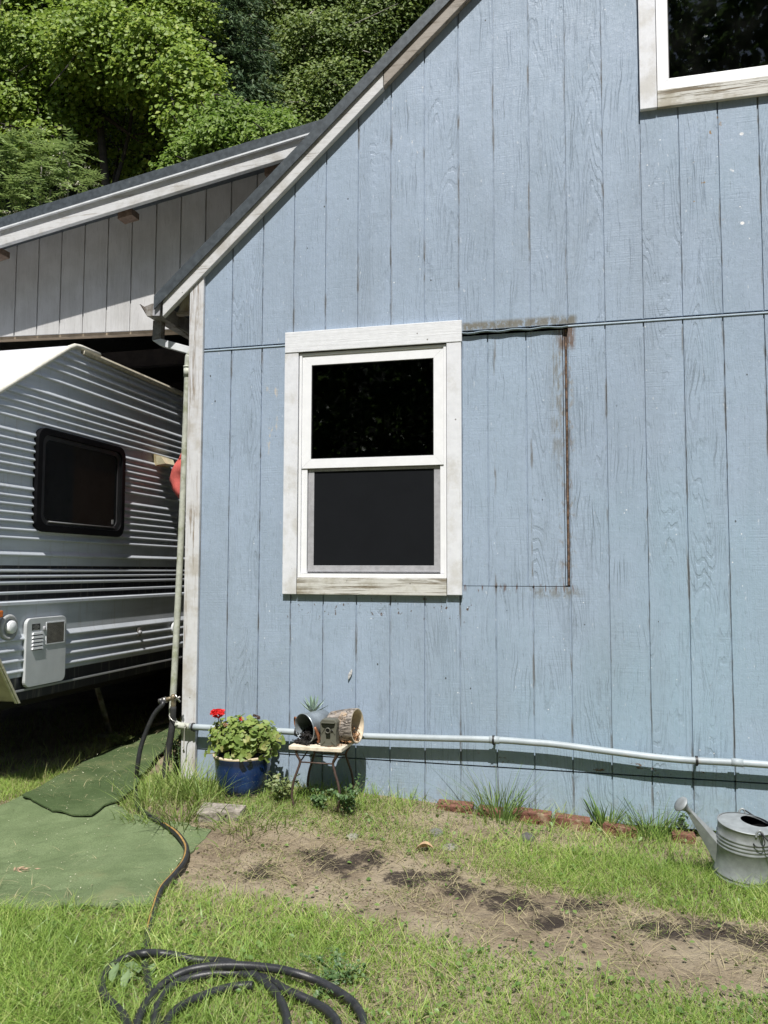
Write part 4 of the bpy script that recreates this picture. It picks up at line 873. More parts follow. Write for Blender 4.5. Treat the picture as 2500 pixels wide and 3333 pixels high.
tag(mb.build('wood_chips', mat_simple('orange_brown_chips', (0.30, 0.165, 0.08), .9, var=.6, sc=160)), 'orange brown wood chips in and around the log planter', 'wood chips', kind='stuff')
# --- trail camera
tc = P(709, 1582, -.372); tc.z = tz
tcx = empty('trail_camera', tc, 'olive grey trail camera standing upright on the table between bucket and log planter', 'camera')
oli = mat_simple('olive_plastic', (0.105, 0.105, 0.082), .5, var=.1, bump=.1); blkp = mat_simple('black_plastic_window', (0.008, 0.008, 0.009), .12)
W, H_ = .047, .143
def tcp(pts): return [(tc.x + a * W, tc.z + b * H_) for a, b in pts]
MB().prism(tcp([(-.95, 0), (.95, 0), (1, .08), (.94, .18), (.94, .55), (1, .72), (1, .9), (.72, 1), (-.72, 1), (-1, .9), (-1, .72), (-.94, .55), (-.94, .18), (-1, .08)]), tc.y, tc.y + .062).build('camera_body', oli, tcx, bevel=.005)
MB().prism(tcp([(-.74, .86), (.74, .86), (.74, .76), (.38, .685), (-.38, .685), (-.74, .76)]), tc.y - .004, tc.y).build('flash_window', blkp, tcx)
MB().prism(tcp([(-.82, .895), (.82, .895), (.76, .865), (-.76, .865)]), tc.y - .009, tc.y).build('flash_brow', oli, tcx)
lr = MB().lathe([(.0155, 0), (.0155, .008), (.011, .009), (.0105, .003)], (tc.x - .001, tc.y, tc.z + .60 * H_), (0, -1, 0), 20).build('lens_ring', oli, tcx)
MB().lathe([(.0106, .004), (.006, .0065), (0, .007)], (tc.x - .001, tc.y, tc.z + .60 * H_), (0, -1, 0), 16).build('lens', blkp, lr)
MB().lathe([(.006, 0), (.006, .004), (0, .004)], (tc.x + .022, tc.y, tc.z + .58 * H_), (0, -1, 0), 12).build('sensor_eye', blkp, tcx)
MB().box(tc.x - .011, tc.x + .012, tc.y - .005, tc.y, tc.z + .335 * H_, tc.z + .475 * H_).build('sensor_window', blkp, tcx)
for s_ in (-1, 1):
    MB().prism([(tc.x + s_ * a * W, tc.z + b * H_) for a, b in ((.36, .20), (.42, .24), (.86, .10), (.80, .06))], tc.y - .004, tc.y).build('body_rib', oli, tcx)
    MB().prism([(tc.x + s_ * a * W, tc.z + b * H_) for a, b in ((.40, .66), (.48, .68), (.86, .50), (.80, .46))], tc.y - .004, tc.y).build('body_rib', oli, tcx)
MB().box(tc.x - .018, tc.x + .018, tc.y - .006, tc.y, tc.z + .035 * H_, tc.z + .075 * H_).build('body_rib', oli, tcx)
MB().box(tc.x - .050, tc.x - .044, tc.y + .02, tc.y + .035, tc.z + .18 * H_, tc.z + .3 * H_).build('side_latch', oli, tcx)
# --- garden tap and hose
fx = Vector((-.308, -.075, 0)); fz = P(386, 1508, -.075).z
fc = empty('garden_tap', (fx.x, fx.y, zg(fx.x, fx.y)), 'old brass garden tap on a black wrapped standpipe at the corner post', 'tap')
brass = mat_simple('weathered_brass', (0.20, 0.165, 0.11), .5, .5, var=.35, sc=50)
steel = mat_simple('bare_steel', (0.35, 0.34, 0.32), .35, .8, var=.2)
gz = zg(fx.x, fx.y)
MB().tube(crom([(fx.x - .035, fx.y - .03, gz - .03), (fx.x - .03, fx.y - .02, gz + .1), (fx.x - .005, fx.y, fz - .17), (fx.x, fx.y, fz - .05)], 6), [.020] * 13 + [.018] * 6, 10).build('standpipe', mat_simple('black_foam_lagging', (0.02, 0.02, 0.02), .8, var=.4, bump=.4), fc)
tp = MB().lathe([(.013, -.055), (.016, -.03), (.013, -.02), (.017, -.012), (.020, 0), (.017, .014), (.010, .022), (.0, .024)], (fx.x, fx.y, fz), (0, 0, 1), 14).tube([(fx.x, fx.y, fz), (fx.x - .05, fx.y - .015, fz - .012)], .013, 12).build('tap_body', brass, fc)
mb = MB().tube([(fx.x + .004, fx.y - .005, fz + .008), (fx.x + .04, fx.y - .03, fz + .004)], .0075, 10); mb.build('valve_stem', brass, tp)
hc = Vector((fx.x + .044, fx.y - .032, fz + .004)); mb = MB().tube([hc + Vector((-.014, -.006, .022)), hc, hc + Vector((.016, .004, -.022))], [.0065, .005, .0065], 8); mb.tube([hc + Vector((-.016, .0, -.010)), hc + Vector((.016, 0, .010))], .005, 8); mb.build('handle', steel, tp)
mb = MB().tube([(fx.x - .040, fx.y - .012, fz - .010), (fx.x - .062, fx.y - .018, fz - .015)], .018, 12); mb.tube([(fx.x - .062, fx.y - .018, fz - .015), (fx.x - .082, fx.y - .026, fz - .022)], .0165, 12); mb.build('hose_coupling', steel, fc)
MB().tube(crom([(fx.x - .02, fx.y - .02, fz - .10), (fx.x + .01, fx.y - .03, fz - .125), (fx.x + .04, fx.y - .02, fz - .14)], 4), .003, 6).build('tie_wire', steel, fc)
mb = MB().tube(crom([P(398, 1562, -.095), P(403, 1568, -.09), P(399, 1574, -.09), P(398, 1590, -.08), P(397, 1622, -.075)], 5), .003, 6); mb.build('string', mat_simple('pale_string', (0.5, 0.48, 0.42), .8), fc)
hs_pts = [(fx.x - .078, fx.y - .024, fz - .020)]
for (u, v), yy in zip([(352, 1520), (333, 1543), (316, 1580), (304, 1615), (297, 1655), (293, 1690)], (-.12, -.14, -.16, -.18, -.20, -.21)): hs_pts.append(P(u, v, yy))
gp = [(294, 1725), (303, 1748), (325, 1763), (352, 1780), (378, 1797), (396, 1818), (403, 1838), (396, 1864), (374, 1892), (348, 1922), (334, 1960), (323, 2000), (316, 2040), (313, 2066), (314, 2094), (320, 2120), (330, 2150), (338, 2185), (346, 2230)]
def cpx(X, Y): return ((300 + X * .6028) * .6636, (3000 + Y * .6028) * .6636)
coilseq = [(420, 720, 0), (700, 850, 0), (1050, 830, 0), (1350, 690, 0), (1452, 590, 0), (1462, 530, .0), (1440, 480, .0), (1395, 425, 0), (1300, 362, .004), (1200, 312, .012), (1100, 279, .018), (1000, 256, .022), (850, 240, .024), (700, 238, .022), (570, 252, .018), (480, 278, .012), (400, 325, .006), (322, 400, .004), (266, 490, .002), (240, 560, 0), (240, 640, 0), (320, 760, .01), (600, 960, .01), (1000, 940, .01), (1290, 740, .01), (1330, 580, .002), (1280, 490, 0), (1200, 440, 0), (1120, 402, .004), (1040, 366, .004), (960, 318, .0), (860, 290, .0), (760, 281, 0), (640, 284, 0), (540, 303, .0), (450, 335, 0), (385, 392, 0), (345, 475, 0), (330, 560, 0), (350, 680, .01), (520, 830, .015), (860, 830, .015), (1030, 660, .008), (1052, 545, .003), (1030, 455, .002), (985, 378, .002), (925, 326, .002), (850, 268, .006), (740, 222, .012), (640, 212, .004), (560, 208, .004), (480, 190, .004), (370, 172, .012), (280, 172, .022), (200, 188, .008), (120, 230, 0), (70, 285, 0), (50, 340, 0), (68, 400, 0), (115, 452, 0), (170, 510, 0), (240, 660, .012), (330, 700, .015), (385, 600, .006), (405, 548, .002), (425, 508, 0), (470, 466, 0), (540, 426, 0), (640, 386, 0), (720, 362, 0), (800, 348, 0), (870, 345, 0)]
HR = .0138
ground_pts = [G(u, v, HR + (.014 if (v < 1960 and 1765 < v) else .004)) for u, v in gp]
ground_pts += [G(*cpx(a, b), HR + .016 + c) for a, b, c in coilseq]
pth = crom(hs_pts + ground_pts, 7)
hose = empty('garden_hose', (-.3, -.5, .05), 'black garden hose running from the tap to a loose coil in the grass', 'hose')
MB().tube(pth, HR, 12).build('hose_tube', mat_simple('black_rubber_hose', (0.022, 0.023, 0.025), .42, var=.25, sc=40, dirt=(.05, .048, .043), dirt_lo=.55, bump=.15, bsc=220), hose)
def stripe(i0, i1, side):
    mb = MB(); vs = []; fs = []; m = 0
    for i in range(i0, i1):
        t = (pth[min(i + 1, len(pth) - 1)] - pth[max(i - 1, 0)]).normalized(); s_ = t.cross(Vector((0, 0, 1))).normalized(); u_ = s_.cross(t)
        for k in range(4):
            a = math.radians(side + (k - 1.5) * 10); vs.append(pth[i] + (s_ * math.sin(a) + u_ * math.cos(a)) * (HR + .0006))
        if m: b = (m - 1) * 4; fs += [(b + k, b + k + 1, b + k + 5, b + k + 4) for k in range(3)]
        m += 1
    mb.add(vs, fs, True); return mb.build('hose_stripe', mat_simple('yellow_hose_stripe', (0.30, 0.185, 0.06), .6, var=.25, sc=60, dirt=(.2, .14, .07), dirt_lo=.58), hose)
stripe(7 * 10, 7 * 18 + 3, 20); stripe(len(pth) - 7 * 11, len(pth) - 7 * 8 + 2, -60)

# --- bricks and stones
brickm = mat_simple('old_red_brick', (0.165, 0.070, 0.048), .9, var=.35, sc=22, dirt=(.33, .26, .17), dirt_lo=.56, bump=.5)
def brick(u0, v0, u1, v1, zt_, label, tilt=0., wid=.095, back=.0):
    a, b = P(u0, v0, -.105 + back), P(u1, v1, -.105 + back); h_ = .058; d_ = (b - a); ln = d_.length; d_.normalize(); w_ = Vector((-d_.y, d_.x, 0)).normalized(); up_ = d_.cross(w_)
    w_ = (w_ + Vector((0, 0, tilt))).normalized()
    vs = []
    for zz in (-h_, 0):
        for s_, t in ((0, 0), (1, 0), (1, 1), (0, 1)): vs.append(a + d_ * ln * (.02 + .96 * s_) + w_ * wid * t + Vector((0, 0, zz + .008)))
    o = MB().add(vs, [(0, 3, 2, 1), (4, 5, 6, 7), (0, 1, 5, 4), (1, 2, 6, 5), (2, 3, 7, 6), (3, 0, 4, 7)]).build('brick', brickm, None, bevel=.004)
    return tag(o, label, 'brick', 'loose bricks along the foot of the blue wall')
brick(940, 1742, 1021, 1749, 0, 'leftmost red brick of the row under the blue wall, its top dusted with straw', .1)
brick(1030, 1750, 1085, 1757, 0, 'second red brick from the left, mostly hidden behind tall grass')
brick(1105, 1754, 1192, 1766, 0, 'straw covered brick just right of the tallest grass tuft')
brick(1197, 1768, 1276, 1779, 0, 'dark red brick with a clean bare face in the middle of the row')
brick(1300, 1781, 1378, 1797, 0, 'broken brick with a pale chipped end near the right of the row', -.1)
brick(1452, 1806, 1505, 1812, 0, 'rightmost brick, half buried in grass left of the watering can')
def stone(u, v, w_, d_, h_, col, label, name='stone'):
    c_ = G(u, v); mb = MB(); pr = [(1, -.5), (1.02, .0), (.92, .6), (.6, .92), (.0, 1)]
    mb.lathe([(a, b) for a, b in pr], (0, 0, 0), seg=14, wob=.07); mb.v = [(c_.x + p[0] * w_, c_.y + p[1] * d_, c_.z + p[2] * h_) for p in mb.v]
    return tag(mb.build(name, mat_simple('stone_' + str(len(bpy.data.materials)), col, .9, var=.25, sc=40, bump=.5)), label, 'stone')
stone(761, 1808, .030, .045, .012, (.26, .25, .21), 'flat grey stone set in the grass in front of the small table')
stone(942, 1800, .034, .05, .020, (.17, .165, .155), 'grey stone in the dry grass below the leftmost brick')
stone(972, 1830, .040, .05, .006, (.24, .225, .20), 'flat dusty stone flush with the ground right of the curled dry leaf')
stone(1140, 1812, .036, .05, .026, (.085, .08, .078), 'dark stone in front of the brick row under the tallest grass tuft')
c_ = G(915, 1842); mb = MB(); vs = []; fs = []
for i in range(9):
    t = i / 8; w_ = .022 * math.sin(math.pi * min(1, t * .93 + .06)) ** .7
    for k in (-1, -.5, 0, .5, 1): vs.append((c_.x - .04 + .085 * t, c_.y + .01 * t + k * w_ * .9, c_.z + .012 + .022 * t * (1 - t) * 4 * (.3 + abs(k)) + .012 * t))
for i in range(8): fs += [(i * 5 + k, i * 5 + k + 1, i * 5 + k + 6, i * 5 + k + 5) for k in range(4)]
tag(mb.add(vs, fs, True).build('dry_leaf', mat_simple('curled_tan_leaf', (.40, .27, .16), .8, var=.2, sc=50)), 'curled tan dry leaf lying on the bare soil in front of the bricks', 'leaf')
# feather stuck on the siding
a, b = P(760, 1445, -.006), P(752, 1467, -.012); mb = MB(); vs = []; fs = []
for i in range(8):
    t = i / 7; c_ = a.lerp(b, t); w_ = .011 * math.sin(math.pi * min(1, .12 + t * .86)) ; vs += [c_ + Vector((-w_, 0, -.004)), c_ + Vector((0, -.004, .0)), c_ + Vector((w_ * .8, 0, -.004))]
for i in range(7): fs += [(i * 3 + k, i * 3 + k + 1, i * 3 + k + 4, i * 3 + k + 3) for k in range(2)]
mb.add(vs, fs, True); tag(mb.build('feather', mat_simple('grey_feather', (.42, .42, .42), .8, var=.4, sc=120)), 'small grey feather stuck to the blue wall below the window', 'feather')

# --- watering can
wc = Vector((2.776, -.57, 0)); wc.z = zg(wc.x, wc.y) - .008
can = empty('watering_can', wc, 'galvanised watering can standing in the grass at the right end of the wall', 'watering can')
T = Matrix.Translation(wc) @ Matrix.Rotation(math.radians(4.5), 4, 'Y') @ Matrix.Rotation(math.radians(6), 4, 'X')
galv = mat_simple('galvanised_sheet', (0.29, 0.31, 0.315), .55, .35, var=.14, sc=26, dirt=(.24, .25, .245), dirt_lo=.58, bump=.06)
RB, HB = .1175, .272
pr = [(.0, .002), (RB - .004, .0), (RB, .004)]
def rg_(z): pr.extend([(RB, z - .006), (RB + .0028, z - .002), (RB + .0028, z + .002), (RB, z + .006)])
for z in (.036, .052, .172, .188, .204, .220): rg_(z)
pr += [(RB, HB - .006), (RB + .003, HB - .003), (RB + .003, HB), (RB - .003, HB + .0005)]
MB().lathe(pr, (0, 0, 0), seg=56).build('can_body', galv, can, xf=T)
# sloping half lid with an open filler
mb = MB(); nseg = 40; vs = []
for i in range(nseg):
    q = 2 * math.pi * i / nseg; vs.append((RB * math.cos(q) * .975, RB * math.sin(q) * .975, HB - .002))
lx, ly, la_, lb_ = .040, .022, .060, .046
for i in range(nseg):
    q = 2 * math.pi * i / nseg; px, py = lx + la_ * math.cos(q), ly + lb_ * math.sin(q) * 1.25; vs.append((px, py, HB + .007 - .004 * (px / RB)))
mb.add(vs, [(i, (i + 1) % nseg, nseg + (i + 1) % nseg, nseg + i) for i in range(nseg)], False)
mb.build('lid', galv, can, xf=T)
MB().lathe([(RB - .006, .01), (RB - .006, HB - .01)], (0, 0, 0), seg=32).lathe([(0, .17), (RB - .007, .17)], (0, 0, 0), seg=32).build('can_interior', MT['darker'], can, xf=T)
# flat tapering spout
bx = -RB + .004
sec = []
for t, w_ in ((0, .026), (.5, .018), (1, .011)):
    topp = Vector((bx, 0, .195)).lerp(Vector((-.235, -.002, .300)), t); bot = Vector((bx, 0, .068)).lerp(Vector((-.248, -.002, .280)), t); sec.append((topp, bot, w_))
mb = MB(); vs = []
for tp_, bt_, w_ in sec:
    md_ = tp_.lerp(bt_, .22)
    vs += [tp_ + Vector((0, -w_ * .25, 0)), md_ + Vector((0, -w_, 0)), bt_ + Vector((0, -w_ * .45, 0)), bt_ + Vector((0, w_ * .45, 0)), md_ + Vector((0, w_, 0)), tp_ + Vector((0, w_ * .25, 0))]
fs = []
for s_ in range(2): fs += [(s_ * 6 + k, s_ * 6 + (k + 1) % 6, s_ * 6 + 6 + (k + 1) % 6, s_ * 6 + 6 + k) for k in range(6)]
mb.add(vs, fs); spo = mb.build('spout', galv, can, xf=T, bevel=.002)
ra = Vector((-.74, -.30, .60)).normalized(); rb = Vector((-.241, -.002, .290))
sd_ = Vector((-.24, -.08, .2)).normalized()
ro = MB().lathe([(.012, -.01), (.013, .014), (.020, .032), (.034, .050), (.0375, .053), (.036, .056), (.020, .060), (.0, .061)], rb, ra, 28).build('rose', galv, spo, xf=T)
mb = MB(); e1 = ra.cross(Vector((0, 1, 0))).normalized(); e2 = ra.cross(e1)
for r_, m in ((.008, 5), (.017, 10), (.026, 14)):
    for k in range(m):
        q = 2 * math.pi * k / m; c_ = rb + ra * (.0612 - .0048 * (r_ / .036)) + (e1 * math.cos(q) + e2 * math.sin(q)) * r_; mb.lathe([(.0013, 0), (0, .0004)], c_, ra, 6)
mb.build('rose_holes', MT['gasket'], spo, xf=T)
for sy, xx in ((-1, .035), (1, .002)):
    q = Vector((xx, sy * math.sqrt(max(0, (RB) ** 2 - xx * xx)), HB - .012)); o_ = Vector((q.x, q.y, 0)).normalized()
    MB().tube(crom([q + Vector((-.014, 0, -.002)) + o_ * .004, q + Vector((-.012, 0, .018)) + o_ * .003, q + Vector((0, 0, .030)) + o_ * .003, q + Vector((.012, 0, .018)) + o_ * .003, q + Vector((.014, 0, -.002)) + o_ * .004], 5), .005, 8).build('bail_ear', galv, can, xf=T)
q = Vector((.035, -.1125, HB + .004)); q2 = Vector((.002, .118, HB + .004))
MB().tube(crom([q + Vector((-.004, .004, .012)), q + Vector((.004, -.012, .006)), q + Vector((.022, -.012, -.03)), q + Vector((.012, -.016, -.05)), q + Vector((-.012, -.012, -.052)), q + Vector((-.022, -.008, -.042))], 5), .0022, 6).build('bail_hook', MT['gasket'], can, xf=T)
MB().tube(crom([q + Vector((.004, -.004, .010)), q + Vector((.045, -.02, -.03)), Vector((.15, -.10, HB - .09)), Vector((.205, .0, HB - .13)), Vector((.15, .10, HB - .06)), q2 + Vector((.03, 0, 0)), q2 + Vector((0, 0, .012))], 7), .0032, 8).build('bail_handle', MT['gasket'], can, xf=T)
MB().tube(crom([(RB - .004, -.01, .085), (RB + .05, -.012, .10), (RB + .085, -.012, .15), (RB + .06, -.012, .22), (RB - .003, -.012, .245)], 6), .008, 10).build('handle', mat_simple('pale_handle', (.62, .64, .64), .4, .3), can, xf=T)

# ------------------------------------------------------------------ grass and ground cover
def blades(x, y, h, w, lean, az, bend, mat, name, z=None, seg=3, kind='stuff'):
    N = len(x); z0 = (zbase(x, y) + zbump(x, y) - .004) if z is None else z
    d = np.stack([np.cos(az), np.sin(az)], 1); sx = np.stack([-np.sin(az + bend * 0), np.cos(az)], 1)
    tw = RNG.uniform(-1.2, 1.2, N); sx = np.stack([-np.sin(az + tw), np.cos(az + tw)], 1)
    V = np.zeros((N, 2 * seg + 1, 3), np.float32)
    for k in range(seg + 1):
        t = k / seg; off = (lean * t + bend * t * t) * h; zz = h * (t - .35 * (bend) * t * t)
        cx, cy, cz_ = x + d[:, 0] * off, y + d[:, 1] * off, z0 + np.maximum(zz, .002 * t)
        ww = w * (1 - t ** 1.6) * .5
        if k < seg:
            V[:, 2 * k] = np.stack([cx - sx[:, 0] * ww, cy - sx[:, 1] * ww, cz_], 1); V[:, 2 * k + 1] = np.stack([cx + sx[:, 0] * ww, cy + sx[:, 1] * ww, cz_], 1)
        else: V[:, 2 * seg] = np.stack([cx, cy, cz_], 1)
    T_ = []
    for k in range(seg - 1): T_ += [(2 * k, 2 * k + 1, 2 * k + 3), (2 * k, 2 * k + 3, 2 * k + 2)]
    T_.append((2 * seg - 2, 2 * seg - 1, 2 * seg)); T_ = np.array(T_)
    idx = (np.arange(N)[:, None, None] * (2 * seg + 1) + T_[None]).reshape(-1, 3)
    o = fastmesh(name, V.reshape(-1, 3), idx, mat)
    if kind: tag(o, kind=kind)
    return o
def vn(x, y, f, s=0.0):   # cheap smooth noise 0..1
    v = np.sin(f * (1.0 * x + .37 * y) + s) * np.sin(f * (.9 * y - .42 * x) + 1.7 * s + 1) + .5 * np.sin(f * 2.3 * (x * .8 - y * .7) + 2.1 * s) * np.sin(f * 2.1 * (y + .5 * x) + s + 2) + .3 * np.sin(f * 5.1 * x + s * 3) * np.sin(f * 4.7 * y + 1 + s)
    return np.clip(.5 + v * .42, 0, 1)
def soilmask(x, y):
    d = y - soil_line(x); m = sstep((.24 - d) / .16) * sstep((d + .42) / .20) * sstep((x + .02) / .3)
    return np.clip(m * sstep((vn(x, y, 5.3, .4) + .3 * vn(x, y, 13.0, 2.2) - .46) / .26), 0, 1)
def inpot(x, y): return ((x - pc.x) ** 2 + (y - pc.y) ** 2 < .115 ** 2) | ((x - wc.x) ** 2 + (y - wc.y) ** 2 < .12 ** 2)
hxp = [(p.x, p.y) for p in hx]
def clear(x, y):
    ok = ~pip(x, y, low_poly) & ~pip(x, y, up_poly) & ~inpot(x, y) & ~pip(x, y, hxp)
    ok &= ~((x > HX0 - .09) & (y > -.035))
    return ok
def scatter(n, x0, x1, y0, y1):
    return RNG.uniform(x0, x1, n), RNG.uniform(y0, y1, n)
def lush(x, y):
    d = y - soil_line(x)
    a = sstep((-.34 - d) / .3) * (.86 + .14 * sstep((1.2 - x) / 1.0)) * (.35 + .75 * vn(x, y, 3.4, 2.0))          # lawn in front
    b = sstep((d - .12) / .18) * (.30 + .70 * sstep((x - 1.35) / .75)) * (.45 + .6 * vn(x, y, 4.5, 1.0))  # lawn behind the bare strip, thicker by the can
    b = b * (1 - .8 * sstep((y + .50) / .12) * sstep((x - 1.05) / .1))
    c = sstep((-.12 - x) / .25) * sstep((y + .75) / .3) * .9                          # round the corner post
    e = sstep((1.0 - x) / .5) * sstep((d - .20) / .15) * .60
    return np.clip(np.maximum(np.maximum(a, b), np.maximum(c, e)), 0, 1) * (1 - .93 * soilmask(x, y))
G1 = mat_leaf('lawn_grass', (0.175, 0.300, 0.050), (0.355, 0.480, 0.110), (0.60, 0.57, 0.26), rough=.5, trans=.35, spec=.35)
G3 = mat_leaf('sparse_grass_blades', (0.14, 0.20, 0.05), (0.26, 0.31, 0.09), (0.44, 0.38, 0.20), rough=.6, trans=.25, spec=.2)
G2 = mat_leaf('dry_grass_blades', (0.50, 0.43, 0.26), (0.37, 0.32, 0.18), (0.30, 0.33, 0.11), rough=.7, trans=.15, spec=.2)
x, y = scatter(505000, -1.3, 5.2, -3.1, 0.0); p_ = lush(x, y); k = (RNG.random(len(x)) < p_) & clear(x, y); x, y = x[k], y[k]; N = len(x)
hh = RNG.gamma(5, .2, N) * (.026 + .022 * vn(x, y, 2.2, 5) + .018 * sstep((1.1 - x) / 1.2) * sstep((-1.5 - y) / .5) + .02 * sstep((x - 1.7) / .6) * sstep((y + 1.0) / .4))
blades(x, y, hh, RNG.uniform(.0022, .0046, N), RNG.uniform(0, .75, N), RNG.uniform(0, 6.283, N), RNG.uniform(.1, .9, N), G1, 'lawn_grass')
x, y = scatter(110000, -5, 8.5, -9, -.02); k = ((x < -1.3) | (x > 5.2) | (y < -3.1)) & clear(x, y) & (y < -.03); x, y = x[k], y[k]; N = len(x)
blades(x, y, RNG.gamma(5, .2, N) * .05, RNG.uniform(.004, .008, N), RNG.uniform(0, .7, N), RNG.uniform(0, 6.283, N), RNG.uniform(.1, .8, N), G1, 'lawn_grass')
# short sparse sprouts over the bare strip
x, y = scatter(90000, -.2, 3.6, -2.0, -.3); k = (RNG.random(len(x)) < .26 * soilmask(x, y) * (vn(x, y, 7.5, 4.4) > .40) + .10 * soilmask(x, y)) & clear(x, y); x, y = x[k], y[k]; N = len(x)
blades(x, y, RNG.uniform(.008, .026, N), RNG.uniform(.0022, .0045, N), RNG.uniform(.2, 1.2, N), RNG.uniform(0, 6.283, N), RNG.uniform(.2, 1.4, N), G3, 'sparse_grass')
# dead straw lying flat
x, y = scatter(61000, -1.3, 5.2, -3.1, 0.0); d_ = y - soil_line(x)
p_ = np.clip(.10 + .8 * sstep((d_ - .02) / .2) * sstep((2.5 - x) / 1.0) * vn(x, y, 5, 3) + .42 * soilmask(x, y) * vn(x, y, 9, 1) + .25 * vn(x, y, 4, 8) ** 2 + .6 * sstep((-.7 - x) / .2) * sstep((y + .6) / .3), 0, 1)
k = (RNG.random(len(x)) < p_) & clear(x, y); x, y = x[k], y[k]; N = len(x)
blades(x, y, RNG.uniform(.03, .085, N), RNG.uniform(.0016, .0034, N), RNG.uniform(.6, 1.5, N), RNG.uniform(0, 6.283, N), RNG.uniform(.9, 2.4, N), G2, 'dry_straw')
# sparse taller grass along the wall foot and round the post, shaded grass under the trailer
x, y = scatter(9800, -.1, 5.2, -.34, -.035); k = (RNG.random(len(x)) < (.30 + .5 * (vn(x, y, 8, 2) > .55)) * np.where(x < 1.2, .5, np.where(y < -.10, .08, .8))) & clear(x, y); x, y = x[k], y[k]; N = len(x)
blades(x, y, RNG.uniform(.05, .15, N), RNG.uniform(.003, .006, N), RNG.uniform(0, .5, N), RNG.uniform(0, 6.283, N), RNG.uniform(.1, .9, N), G1, 'tall_grass', seg=4)
x, y = scatter(9000, -2.6, -.75, -.35, 2.2); k = (RNG.random(len(x)) < .20 + .8 * sstep((x + 1.5) / .5)) & clear(x, y); x, y = x[k], y[k]; N = len(x)
blades(x, y, RNG.uniform(.04, .15, N), RNG.uniform(.003, .006, N), RNG.uniform(0, .6, N), RNG.uniform(0, 6.283, N), RNG.uniform(.1, .9, N), mat_leaf('mixed_grass', (.18, .25, .06), (.36, .38, .13), (.42, .36, .20), trans=.25), 'tall_grass', seg=4)
x, y = scatter(26000, -1.3, 1.6, -3.1, -1.35); k = (RNG.random(len(x)) < sstep((1.3 - x) / 1.2) * sstep((-1.45 - y) / .35) * (.25 + .75 * vn(x, y, 4, 9))) & clear(x, y); x, y = x[k], y[k]; N = len(x)
blades(x, y, RNG.uniform(.035, .095, N), RNG.uniform(.004, .0085, N), RNG.uniform(.1, .9, N), RNG.uniform(0, 6.283, N), RNG.uniform(.3, 1.3, N), mat_leaf('lush_grass', (0.16, 0.28, 0.048), (0.35, 0.48, 0.11), (.56, .56, .22), rough=.4, trans=.3, spec=.5), 'lush_grass', seg=5)
# clover and small weeds in the lawn
def leafcards(C_, Nn, size, asp, mat, name, parent=None, fold=.25, kind=None):
    N = len(C_); Nn = Nn / np.linalg.norm(Nn, axis=1, keepdims=True); r = RNG.normal(size=(N, 3)); a = np.cross(Nn, r); a /= np.linalg.norm(a, axis=1, keepdims=True) + 1e-9; b = np.cross(Nn, a)
    s = size[:, None]; V = np.stack([C_ - a * s, C_ - a * s * .1 + b * s * asp + Nn * s * fold, C_ + a * s * 1.0 - Nn * s * .12, C_ - a * s * .1 - b * s * asp + Nn * s * fold, C_ + a * s * .55 + b * s * asp * .72 + Nn * s * fold * .7, C_ + a * s * .55 - b * s * asp * .72 + Nn * s * fold * .7], 1)
    T_ = np.array([(0, 4, 1), (0, 2, 4), (0, 5, 2), (0, 3, 5)]); idx = (np.arange(N)[:, None, None] * 6 + T_[None]).reshape(-1, 3)
    o = fastmesh(name, V.reshape(-1, 3), idx, mat, parent)
    if kind: tag(o, kind=kind)
    return o
x, y = scatter(26000, -.8, 3.4, -3.0, -.05); d_ = y - soil_line(x); p_ = np.clip(.9 * sstep((-.3 - d_) / .3) * vn(x, y, 5.5, 7) ** 2 + .12 * sstep((d_ - .1) / .2) + .05, 0, 1)
k = (RNG.random(len(x)) < p_) & clear(x, y); x, y = x[k], y[k]; N = len(x)
C_ = np.stack([x, y, zbase(x, y) + zbump(x, y) + RNG.uniform(.006, .035, N)], 1); Nn = RNG.normal(0, .45, (N, 3)) + np.array([0, 0, 1.0])
leafcards(C_, Nn, RNG.uniform(.004, .014, N), .75, mat_leaf('clover_leaf', (.10, .19, .04), (.20, .30, .08), trans=.25), 'clover', kind='stuff')
# pale petals and bits dropped on the mats and lawn
x, y = scatter(2600, -1.6, 1.0, -1.8, 1.6); k = (pip(x, y, low_poly) | pip(x, y, up_poly)) ; k |= RNG.random(len(x)) < .05; x, y = x[k], y[k]; k = RNG.random(len(x)) < .55; x, y = x[k], y[k]; N = len(x)
zz = zbase(x, y) + .022 + np.where(pip(x, y, up_poly), .020, 0)
C_ = np.stack([x, y, zz], 1); leafcards(C_, RNG.normal(0, .3, (N, 3)) + np.array([0, 0, 1.0]), RNG.uniform(.0015, .0052, N), .5, mat_simple('pale_petal', (.58, .56, .40), .7, var=.25, sc=60), 'fallen_petals', kind='stuff')
x, y = scatter(5000, -1.6, .6, -1.75, 1.4); k = pip(x, y, low_poly) & (RNG.random(len(x)) < .04 + .5 * sstep((-1.35 - y) / .25)); x, y = x[k], y[k]; N = len(x)
blades(x, y, RNG.uniform(.015, .05, N), RNG.uniform(.0014, .003, N), RNG.uniform(.8, 1.5, N), RNG.uniform(0, 6.283, N), RNG.uniform(1.2, 2.4, N), G2, 'dry_straw', z=zbase(x, y) + .017)
x, y = scatter(2600, -1.5, -.3, -.7, 1.6); k = pip(x, y, up_poly) & (RNG.random(len(x)) < .12); x, y = x[k], y[k]; N = len(x)
blades(x, y, RNG.uniform(.015, .05, N), RNG.uniform(.0014, .003, N), RNG.uniform(.8, 1.5, N), RNG.uniform(0, 6.283, N), RNG.uniform(1.2, 2.4, N), G2, 'dry_straw', z=zbase(x, y) + .036)
